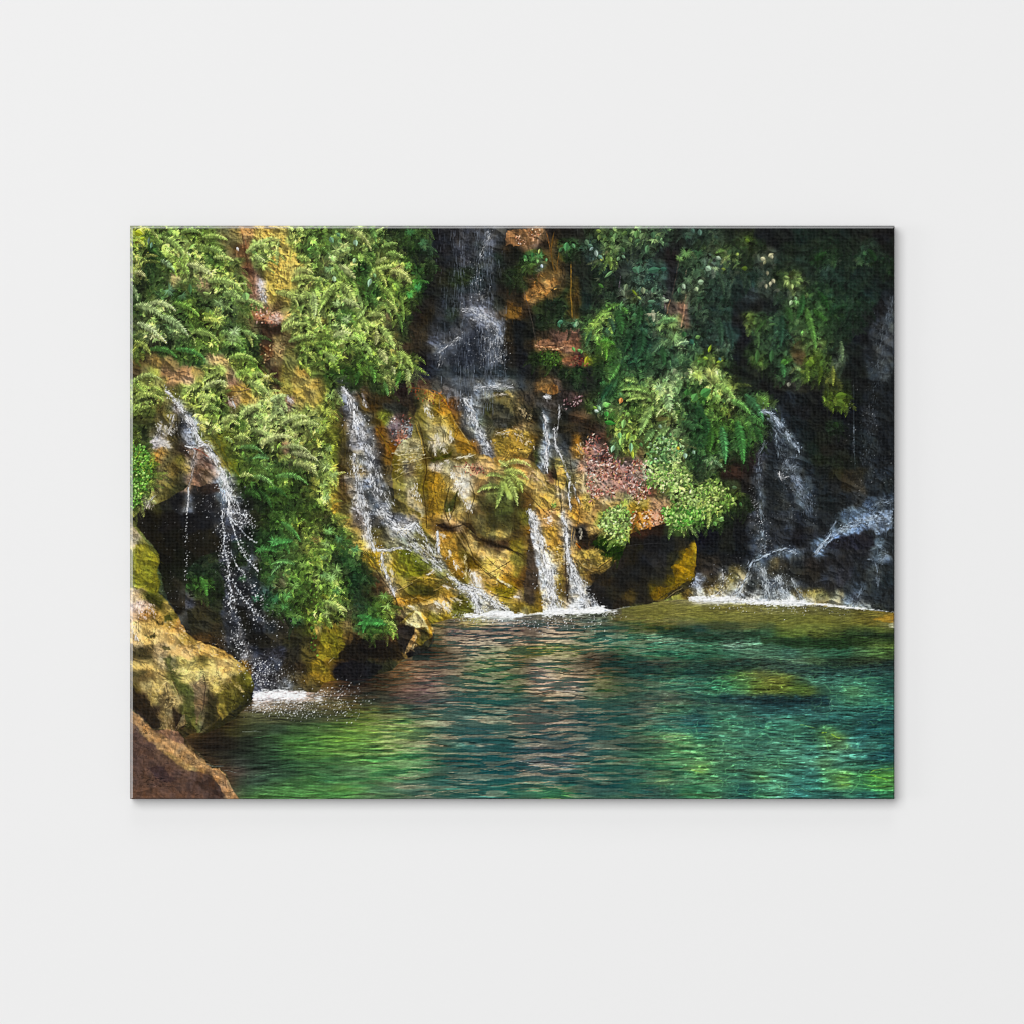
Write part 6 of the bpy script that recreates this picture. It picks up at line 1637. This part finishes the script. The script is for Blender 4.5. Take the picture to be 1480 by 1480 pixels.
def pool_marks():
    lines("""d4
1.2,.8,161c18,.8 -2,4.5 14,4 30,2 44,2
1.6,1,141c20,.8 88,4 104,4 124,6 144,8
1,.7,9ab48c,.6 12,16 28,17 42,15
1,.8,889488,.7 16,45 34,45 54,47 72,49
.8,.6,7cc08c,.7 14,24 28,26
.8,.7,7ca8a0,.7 96,32 94,37 96,41
1.1,.8,98c858,.8 72,52 84,54
1.8,1.2,a0c830,.9 89,58 92,58
1.8,1,a0c830,.9 96,59 99,61 102,62
1,.8,80c050,.8 90,60 92,65 94,71
.8,.7,84b8a0,.7 92,74 98,78 108,80
.8,.7,84b8a0,.7 94,72 104,70 110,74
2.4,1.4,88c43c,.8 126,90 134,92 140,94
1.4,1,98d048,.8 126,88 128,86 138,85 147,84
1.4,1,84c44c,.7 120,96 130,99 138,98
1.4,1,84c44c,.7 100,92 110,91
1.4,1,98cc50,.8 104,97 110,97
1,.8,8cc46c,.7 92,86 98,86
.9,.7,6cac6c,.7 56,92 68,91
.9,.7,84bc6c,.7 4,94 12,94
1.4,1,8cb844,.8 42,91 45,92
.9,.7,88c07c,.7 53,96 57,98 57,104
.9,.7,70b87c,.7 68,98 82,104
.8,.7,88b890,.7 27,74 38,75 42,72
.8,.7,88b870,.6 20,79 26,79
.8,.7,78ac78,.6 30,86 50,85
.9,.7,6c9c80,.7 48,70 60,71 66,69
.8,.7,80b080,.6 113,84 113,88
b4
1.4,.8,1c3c20,.8 12,54 24,52 36,53
1.2,.8,1f4c24,.8 0,63 8,63 14,61
1.2,.8,1f4c24,.8 0,70 20,68
1.4,.8,144028,.8 29,77 35,74
1.2,.8,1c4c28,.8 16,80 28,80 34,79
1.2,.8,103c34,.7 0,94 14,94
1.2,.9,22301f,.8 62,34 74,32 84,29
1.2,.9,2a302c,.8 86,32 100,33
2,1.6,1c443c 54,41 61,41
2.4,1.6,1c4440,.9 71,43 84,44
2.4,1.6,1c4c48,.9 88,42 100,42
2.2,1.4,1c4c48,.9 106,49 116,48
2,1.4,1f5048,.9 100,30 112,28 118,31 
2,1.4,1c4c48,.9 120,32 138,33
2,1.4,1c4c48,.9 110,39 126,41
2.2,1.4,1a4848,.9 88,57 112,57
2.4,1.6,1a4850,.9 106,62 130,61 
2.2,1.6,1a4850,.9 112,54 134,56
2.4,1.6,184c4c,.9 98,70 114,70
2.4,1.6,164848,.9 118,72 132,73
2.6,1.8,14484c,.9 94,79 110,79
2.8,1.8,145050,.9 106,76 124,76 147,77
1,.8,b09c80,.9 94,83 84,84 70,84
1.2,1,a89480,.9 58,91 70,92 76,90
1.2,.9,ac9c80,.9 100,94 116,95 134,93
1.1,.9,ac9c84,.9 58,100 70,98 84,97
1.1,.9,b0a080,.9 90,102 108,103 126,105
1.3,1,a89880,.9 74,106 90,104 
1.1,.9,a89474,.8 126,86 147,86
1,.8,b0a084,.8 100,88 118,88
1,.8,b8a078,.8 80,63 98,61
c4
1.5,1.1,164440,.9 14,37 32,38 50,38
1.7,1.2,164440,.9 24,46 44,47 66,46 88,47
1.8,1.2,164448,.9 16,53 34,52 52,52 70,54
2,1.4,164448,.9 54,61 72,61 88,61
2,1.4,164448,.9 0,71 20,71 44,70
1.8,1.3,144848,.9 10,78 30,77 50,77
1.8,1.3,144848,.9 0,83 20,84 40,84
1.7,1,2c6c30,.9 18,7 32,9 48,8
1.4,1,1c2a26,.9 54,8 62,8
1.4,1,1c4440,.9 86,15 104,15 120,14
1.6,1.2,2c3c40,.8 106,64 118,65
.8,.7,c4b498,.9 4,61 30,58 44,56
.9,.8,c8b8a4,.9 24,52 40,50 54,50
.9,.8,b8a488,.9 22,43 36,44 50,42 72,43
.9,.8,c0b098,.9 0,68 14,68 26,67
.9,.8,b4a890,.9 46,68 66,69 90,70
.9,.8,b4a890,.9 0,74 20,75 44,74 62,75
1,.8,c4b8a8,.9 4,79 16,81 30,83 48,82
.9,.8,b8a890,.9 0,86 14,87 26,85 44,85 60,87
.9,.8,a8a080,.8 52,81 66,78 80,76
1,.8,b0a080,.9 54,92 62,93 74,93
.9,.8,b8a880,.8 16,97 28,95
.9,.7,b8a880,.8 32,99 40,98
1,.9,b0b4b0,.7 20,24 38,26 54,27
1,.9,b4b0a8,.7 18,14 34,16
1,.9,a8a490,.7 34,2 50,1
.8,.7,a0b870,.8 108,96 120,93
1,.8,8cc468,.8 112,60 124,60 138,61
1.4,1,a8c040,.8 137,86 146,88
1.2,1,70b870,.7 20,104 30,102
1.4,1,70c060,.7 38,105 46,107
a4
.8,.6,a4b0a8,.8 90,57 98,57 104,57
.8,.6,90a8a4,.8 62,81 68,83 76,83
.8,.6,90a8a4,.8 76,86 86,88
.7,.6,80b880,.8 100,90 112,89 128,88
1.2,.8,1c5c30,.7 132,64 147,62
1,.8,1c5c30,.7 110,76 130,74
.8,.6,68b068,.7 98,62 112,60
""", 1.0, .5, .6)
# bare rock between the ferns
BARE = ["a1 102,36 118,26 134,20 132,36 124,50 116,62 106,62", "a1 16,103 30,100 44,104 60,104 60,112 16,112", "a1 64,102 78,102 84,112 62,112",
        "a2 8,0 30,0 44,3 58,2 60,10 52,18 44,16 34,14 26,10 12,8", "a2 74,6 86,6 98,16 92,20 76,18", "a2 82,20 92,20 104,24 98,30 90,33 82,32",
        "a2 120,0 148,0 148,36 134,32 126,24 116,14", "b2 -2,-2 6,6 10,14 2,24 -2,24", "a1 100,80 126,82 124,112 104,112", "a1 88,3 102,3 98,20 96,42 108,44 112,62 116,72 100,74 94,60 92,40 84,16",
        "a2 24,44 36,28 44,22 50,40 60,60 52,100 38,100 14,111 18,96 24,80", "a2 60,52 70,50 80,62 90,82 84,86 76,76 66,62", "b2 14,40 20,14 22,40 22,110 16,110 12,90",
        "a3 122,84 140,90 147,96 147,112 100,112 96,84 108,80", "c1 8,54 20,44 36,40 38,50 22,60 12,64", "c1 0,4 26,4 22,18 0,18"]
def strokes(B, MK):
    """short broken strokes that follow the bedding of the rock and the run of the wet walls"""
    rock = (1-MK['pool']-MK['bank']-MK['cave']-MK['dark'])
    ys, xs = np.nonzero(rock > .5)
    for i in rng.choice(len(ys), 11000):
        x = xs[i]+OX; y = ys[i]+OY; c = B[ys[i], xs[i]]
        if c[1] > max(c[0], c[2])+.05: continue
        v = (nz(x/45, y/45, 66)-.5)
        if x > 1000 or (y < 545 and x > 600): a = 1.57+v*.5
        elif x < 400 and y > 870: a = .65+v*1.6
        elif y > 800 and x < 720: a = .3+v*2.2
        elif x < 860: a = (1.35 if y < 730 else .95)+v*1.9
        else: a = 2.5+v*2
        l = rng.uniform(2.5, 11); j = rng.uniform(.5, 1.55)
        line(x, y, x+math.cos(a)*l, y+math.sin(a)*l, rng.uniform(.25, .8), .2, np.clip(c*j, 0, 1), rng.uniform(.2, .6))

def paint():
    global IMG
    B, MK = base_map()
    pool = MK['pool']
    B = grade(B, pool)
    IMG = B.copy(); features_shapes(); B = IMG.copy()
    r, g, b = B[..., 0], B[..., 1], B[..., 2]
    lumi = B.mean(-1)
    x, y = GX, GY
    rock = (1-pool)
    w1 = (fbm(x/34, y/34, 50, 3)-.5)*30; w2 = (fbm(x/34, y/34, 59, 3)-.5)*30
    def relief(X, Y):
        a1 = (X*.90+Y*.44+w1*.5); b1 = (Y*.90-X*.44+w2*.5)
        rid = lambda n: 1-np.abs(2*n-1)
        h = rid(fbm(a1/34, b1/21, 51, 2))*9+rid(fbm(a1/13, b1/19, 55, 2))*4.5+rid(fbm(b1/7, a1/9, 57, 2))*2.4
        return h+fbm(X/2.3, Y/2.3, 61, 2, .8)*1.15
    h0 = relief(x, y); h1 = relief(x+1.1, y-1.3)
    em = np.tanh((h0-h1)*1.35)
    smooth = 1-.35*MK['boulder']-.55*MK['bank']-.4*MK['dark']-.5*MK['cave']
    fac = np.tanh(11*(fbm((x+w1)/30, (y+w2)/22, 51, 3)-.5))*.10
    st = (fbm((x*.94+y*.34+w1*.4)/3.6, (y*.94-x*.34+w2*.4)/18, 65, 3, .6)-.5)*.3
    fold = np.sin((x+w1*.9+y*.12)/5.2+2*fbm(x/40, y/60, 44, 2))*.5+np.sin((x+w2*.6-y*.1)/2.3)*.25
    fold *= MK['gold']*sst(735, 700, y+.25*(x-560))
    IMG *= (1+(fac+em*.31*smooth*(1-.3*MK['gold'])+st+fold*.10)*rock)[..., None]
    for k_, (p_, q_, th) in enumerate(((52, 13, .008), (15, 48, .006))):   # fissures along the bedding
        f_ = np.abs(fbm((x*.94+y*.34+w1*.5)/p_, (y*.94-x*.34+w2*.5)/q_, 95+k_, 3)-.5)
        IMG *= (1-.42*np.clip(1-f_/th, 0, 1)*rock*(lumi > .2)*sst(.4, .55, fbm(x/40, y/40, 97+k_, 2)))[..., None]
    warm = (fbm(x/16, y/16, 81, 3)-.5)*rock
    IMG[..., 0] *= 1+.22*warm; IMG[..., 2] *= 1-.4*warm
    rd = 9+0*np.abs(fbm((x+w1)/34, (y+w2)/26, 91, 3)-.5)
    IMG *= (1-.5*np.clip(1-rd/.014, 0, 1)*rock*(lumi > .26))[..., None]
    low = blur(B-IMG, 8); IMG = IMG+low*.8
    IMG[:] = np.clip(IMG, 0, 1)
    strokes(B, MK)
    features_rock()
    G = np.clip((g-np.maximum(r*1.0, b)-.0)*14-.15, 0, 1)*(1-pool)
    G *= 1-MK['cave']*.8
    G = np.where((MK['boulder']+MK['bank']+MK['gold']+MK['dark']+MK['small']) > .3, 0, G)
    for o in BARE:
        s_, m_ = pmask(tl(o), 3, 4)
        G[s_] = G[s_]*(1-m_)
    G = blur(G, 3)
    foliage(B, G, 5200, 'leaf', .22, .55)
    foliage(B, G, 1500, 'frond', .4, .85)
    foliage(B, G, 3000, 'tuft', .5, .95)
    foliage(B, G, 1500, 'frond', .85, 1.35)
    foliage(B, G, 2600, 'tuft', .85, 1.5)
    foliage(B, G, 700, 'frond', 1.1, 1.55)
    low = blur(B-IMG, 11)
    IMG[:] = np.clip(IMG+low*.8*(1-pool)[..., None], 0, 1)
    foliage(B, G*sst(.22, .34, blur(lumi, 3)), 420, 'frond', .9, 1.4)
    foliage(B, G*sst(.22, .34, blur(lumi, 3)), 350, 'tuft', .8, 1.35)
    foliage(B, G, 1400, 'tuft', .35, .7)
    features_green()
    ur = (sst(900, 1100, GX)*sst(610, 520, GY))[..., None]      # the far thicket is out of focus
    IMG[:] = IMG*(1-ur*.45)+blur(IMG, 1)*ur*.45
    pool_paint(B, pool)
    low = blur(B-IMG, 8)
    IMG[:] = np.clip(IMG+low*.8*pool[..., None], 0, 1)
    pool_marks()
    features_water()
    bm_ = MK['boulder'][..., None]; l = IMG.mean(-1, keepdims=True)
    IMG[:] = IMG*(1-bm_)+(l+(IMG-l)*.82)*bm_
    l = IMG.mean(-1, keepdims=True)                             # printed contrast: lively lights over deep darks
    IMG[:] = IMG*(1+.16*sst(.3, .62, l)-.04*sst(.26, .08, l))
    sh = IMG-blur(IMG, 1)
    IMG[:] = np.clip(IMG+sh*.75, 0, 1)
    IMG[:] = np.clip(IMG+(rng.random((H, W, 1))-.5)*.02, 0, 1)
    return IMG
# ---------------------------------------------------------------- materials
def mat(name):
    m = bpy.data.materials.new(name); m.use_nodes = True
    return m, m.node_tree, m.node_tree.nodes['Principled BSDF']

def wall_material():
    m, t, b = mat('white_plaster')
    n = t.nodes.new('ShaderNodeTexNoise'); n.inputs['Scale'].default_value = 260; n.inputs['Detail'].default_value = 4
    bp = t.nodes.new('ShaderNodeBump'); bp.inputs['Strength'].default_value = .03; bp.inputs['Distance'].default_value = .0004
    tc = t.nodes.new('ShaderNodeTexCoord')
    t.links.new(tc.outputs['Object'], n.inputs['Vector']); t.links.new(n.outputs['Fac'], bp.inputs['Height'])
    t.links.new(bp.outputs['Normal'], b.inputs['Normal'])
    b.inputs['Base Color'].default_value = (.86, .86, .86, 1); b.inputs['Roughness'].default_value = .9
    b.inputs['Specular IOR Level'].default_value = .0
    return m

def canvas_material(name, spec, rough, coat=0., weave=1.):
    """printed cloth: the print is the colour of the surface, a woven thread relief gives it tooth"""
    m, t, b = mat(name); N = t.nodes; L = t.links
    a = N.new('ShaderNodeAttribute'); a.attribute_name = 'print'
    tc = N.new('ShaderNodeTexCoord')
    def wave(direction, scale, dist):
        wv = N.new('ShaderNodeTexWave'); wv.wave_type = 'BANDS'; wv.bands_direction = direction; wv.wave_profile = 'SIN'
        wv.inputs['Scale'].default_value = scale; wv.inputs['Distortion'].default_value = dist
        wv.inputs['Detail'].default_value = 2; wv.inputs['Detail Scale'].default_value = 3
        L.new(tc.outputs['Object'], wv.inputs['Vector']); return wv
    wx_, wz_ = wave('X', 98, 3.2), wave('Z', 118, 3.4)
    mx = N.new('ShaderNodeMath'); mx.operation = 'ADD'
    L.new(wx_.outputs['Fac'], mx.inputs[0]); L.new(wz_.outputs['Fac'], mx.inputs[1])
    ns = N.new('ShaderNodeTexNoise'); ns.inputs['Scale'].default_value = 420; ns.inputs['Detail'].default_value = 2
    L.new(tc.outputs['Object'], ns.inputs['Vector'])
    m2 = N.new('ShaderNodeMath'); m2.operation = 'MULTIPLY_ADD'; m2.inputs[1].default_value = 1.6
    L.new(ns.outputs['Fac'], m2.inputs[0]); L.new(mx.outputs[0], m2.inputs[2])
    bp = N.new('ShaderNodeBump'); bp.inputs['Strength'].default_value = 1.0; bp.inputs['Distance'].default_value = .00013*weave
    L.new(m2.outputs[0], bp.inputs['Height'])
    if weave: L.new(bp.outputs['Normal'], b.inputs['Normal'])
    # thread tone: weave sheen painted into the colour, raised threads lighter, gaps darker
    mr = N.new('ShaderNodeMapRange'); mr.inputs['From Min'].default_value = .7; mr.inputs['From Max'].default_value = 2.6
    mr.inputs['To Min'].default_value = -.004; mr.inputs['To Max'].default_value = .0025
    L.new(m2.outputs[0], mr.inputs['Value'])
    ad = N.new('ShaderNodeVectorMath'); ad.operation = 'ADD'
    L.new(a.outputs['Color'], ad.inputs[0]); L.new(mr.outputs[0], ad.inputs[1])
    mxm = N.new('ShaderNodeVectorMath'); mxm.operation = 'MAXIMUM'; mxm.inputs[1].default_value = (.0015, .0015, .0015)
    L.new(ad.outputs[0], mxm.inputs[0]); L.new(mxm.outputs[0], b.inputs['Base Color'])
    b.inputs['Roughness'].default_value = rough; b.inputs['Specular IOR Level'].default_value = spec
    b.inputs['Coat Weight'].default_value = coat; b.inputs['Coat Roughness'].default_value = .22; b.inputs['Coat IOR'].default_value = 2.3
    return m

def to_lin(c):
    return np.where(c <= .04045, c/12.92, ((c+.055)/1.055)**2.4)

# ---------------------------------------------------------------- the wall
bm = bmesh.new()
bmesh.ops.create_cube(bm, size=1)
for v in bm.verts: v.co = (v.co.x*8, v.co.y*.1+.05, v.co.z*8)
me = bpy.data.meshes.new('wall'); bm.to_mesh(me); bm.free()
wall = bpy.data.objects.new('wall', me); S.collection.objects.link(wall); me.materials.append(wall_material())
wall['kind'] = 'structure'

# ---------------------------------------------------------------- the canvas print
picture = paint()
LIN = to_lin(np.clip(picture, 0, 1))*1.0
canvas = bpy.data.objects.new('canvas_print', None); S.collection.objects.link(canvas)
canvas.location = (0, 0, wz(1155)); canvas.empty_display_size = .05
canvas['label'] = 'frameless stretched canvas print of a jungle waterfall and green pool hanging on a white wall'
canvas['category'] = 'canvas print'

def grid_object(name, P, colors, material, label=None):
    """P: rows x cols x 3 points in world space -> a mesh part of the canvas, coloured per vertex"""
    r, c = P.shape[:2]
    me = bpy.data.meshes.new(name)
    P = P.copy(); P[..., 2] -= canvas.location.z
    idx = np.arange(r*c, dtype=np.int32).reshape(r, c)
    q = np.stack([idx[1:, :-1], idx[1:, 1:], idx[:-1, 1:], idx[:-1, :-1]], -1).reshape(-1, 4)
    me.vertices.add(r*c); me.vertices.foreach_set('co', P.astype(np.float32).ravel())
    me.loops.add(q.size); me.loops.foreach_set('vertex_index', q.ravel())
    me.polygons.add(len(q)); me.polygons.foreach_set('loop_start', np.arange(0, q.size, 4, dtype=np.int32))
    me.update(calc_edges=True)
    at = me.color_attributes.new('print', 'FLOAT_COLOR', 'POINT')
    col = np.ones((r*c, 4), np.float32); col[:, :3] = colors.reshape(-1, 3)
    at.data.foreach_set('color', col.ravel())
    me.materials.append(material); me.validate()
    o = bpy.data.objects.new(name, me); S.collection.objects.link(o); o.parent = canvas
    if label: o['label'] = label
    return o

L0, R0, T0, B0 = 188.1, 1293.0, 326.1, 1155.0           # outline
BV = 3.9                                                 # rounded fold at the edge of the stretcher
CH = 1.0                                                 # how far the fold falls back, relative to its width
def world(u, v, d):
    """picture units to world; d = distance in front of the wall"""
    return np.stack([(u-740)*K*(1-0*d), -d+0*u, (740-v)*K+0*d], -1)
# the front: one vertex to each point of the print
us = np.linspace(L0+BV, R0-BV*.55, W); vs = np.linspace(T0+BV, B0-BV*.5, H)
U, V = np.meshgrid(us, vs)
def pick(U, V):
    i = np.clip(np.round(V-OY).astype(int), 0, H-1); j = np.clip(np.round(U-OX).astype(int), 0, W-1)
    return LIN[i, j]
front = grid_object('printed_face', world(U, V, U*0+DEPTH), pick(U, V), canvas_material('printed_canvas', .04, .62))

# the four folded edges: a chamfer that catches or loses the light, then the side running back to the wall
edge_mat = canvas_material('folded_canvas', .3, .5, 1., 0)
dark_mat = canvas_material('folded_canvas_matt', .05, .8, 0., .4)
iL, iR, iT, iB = L0+BV, R0-BV*.55, T0+BV, B0-BV*.5
def edge(kind, label, m, shade=1.):
    n = 700
    t = np.linspace(0, 1, n)
    k = .55 if kind in ('top', 'left') else 1.2
    prof = [(0., 0.), (.33, .33*k), (.67, .67*k), (1., k), (1., k+.01), (1., k)]   # outwards, backwards (in fold widths)
    rows = []
    for q, (o, bk) in enumerate(prof):
        dep = DEPTH-bk*BV*K*CH if q < 5 else .0005
        if kind == 'top': u = (iL+(L0-iL)*o)*(1-t)+(iR+(R0-iR)*o)*t; v = iT+(T0-iT)*o+0*t
        if kind == 'bottom': u = (iR+(R0-iR)*o)*(1-t)+(iL+(L0-iL)*o)*t; v = iB+(B0-iB)*o+0*t
        if kind == 'left': v = (iB+(B0-iB)*o)*(1-t)+(iT+(T0-iT)*o)*t; u = iL+(L0-iL)*o+0*t
        if kind == 'right': v = (iT+(T0-iT)*o)*(1-t)+(iB+(B0-iB)*o)*t; u = iR+(R0-iR)*o+0*t
        ink = pick(u, v)*shade
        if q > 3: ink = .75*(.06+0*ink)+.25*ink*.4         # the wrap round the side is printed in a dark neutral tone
        rows.append((world(u, v, t*0+dep), ink))
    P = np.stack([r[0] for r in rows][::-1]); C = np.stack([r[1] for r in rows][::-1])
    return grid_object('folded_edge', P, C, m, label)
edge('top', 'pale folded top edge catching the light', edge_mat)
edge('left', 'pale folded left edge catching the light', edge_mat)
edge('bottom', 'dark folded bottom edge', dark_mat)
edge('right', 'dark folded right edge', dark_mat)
# the wooden bars behind the cloth, butted at the corners
bar_m, bt, bb = mat('pine_bar')
wn = bt.nodes.new('ShaderNodeTexNoise'); wn.inputs['Scale'].default_value = 30
cr = bt.nodes.new('ShaderNodeValToRGB'); cr.color_ramp.elements[0].color = (.42, .27, .13, 1); cr.color_ramp.elements[1].color = (.62, .44, .25, 1)
bt.links.new(wn.outputs['Fac'], cr.inputs[0]); bt.links.new(cr.outputs[0], bb.inputs['Base Color'])
bb.inputs['Roughness'].default_value = .7
def bar(x0, x1, z0, z1):
    bm = bmesh.new(); bmesh.ops.create_cube(bm, size=1)
    for v in bm.verts:
        v.co = ((x0+x1)/2+v.co.x*(x1-x0), -(.002+DEPTH-.0035)/2+v.co.y*(DEPTH-.0075), (z0+z1)/2+v.co.z*(z1-z0)-canvas.location.z)
    bmesh.ops.bevel(bm, geom=bm.edges[:], offset=.001, segments=1, affect='EDGES')
    me = bpy.data.meshes.new('stretcher_bar'); bm.to_mesh(me); bm.free(); me.materials.append(bar_m)
    o = bpy.data.objects.new('stretcher_bar', me); S.collection.objects.link(o); o.parent = canvas
a, b, c, d = wx(L0)+.004, wx(R0)-.004, wz(B0)+.004, wz(T0)-.004
bar(a, b, d-.03, d); bar(a, b, c, c+.03); bar(a, a+.03, c+.0302, d-.0302); bar(b-.03, b, c+.0302, d-.0302)
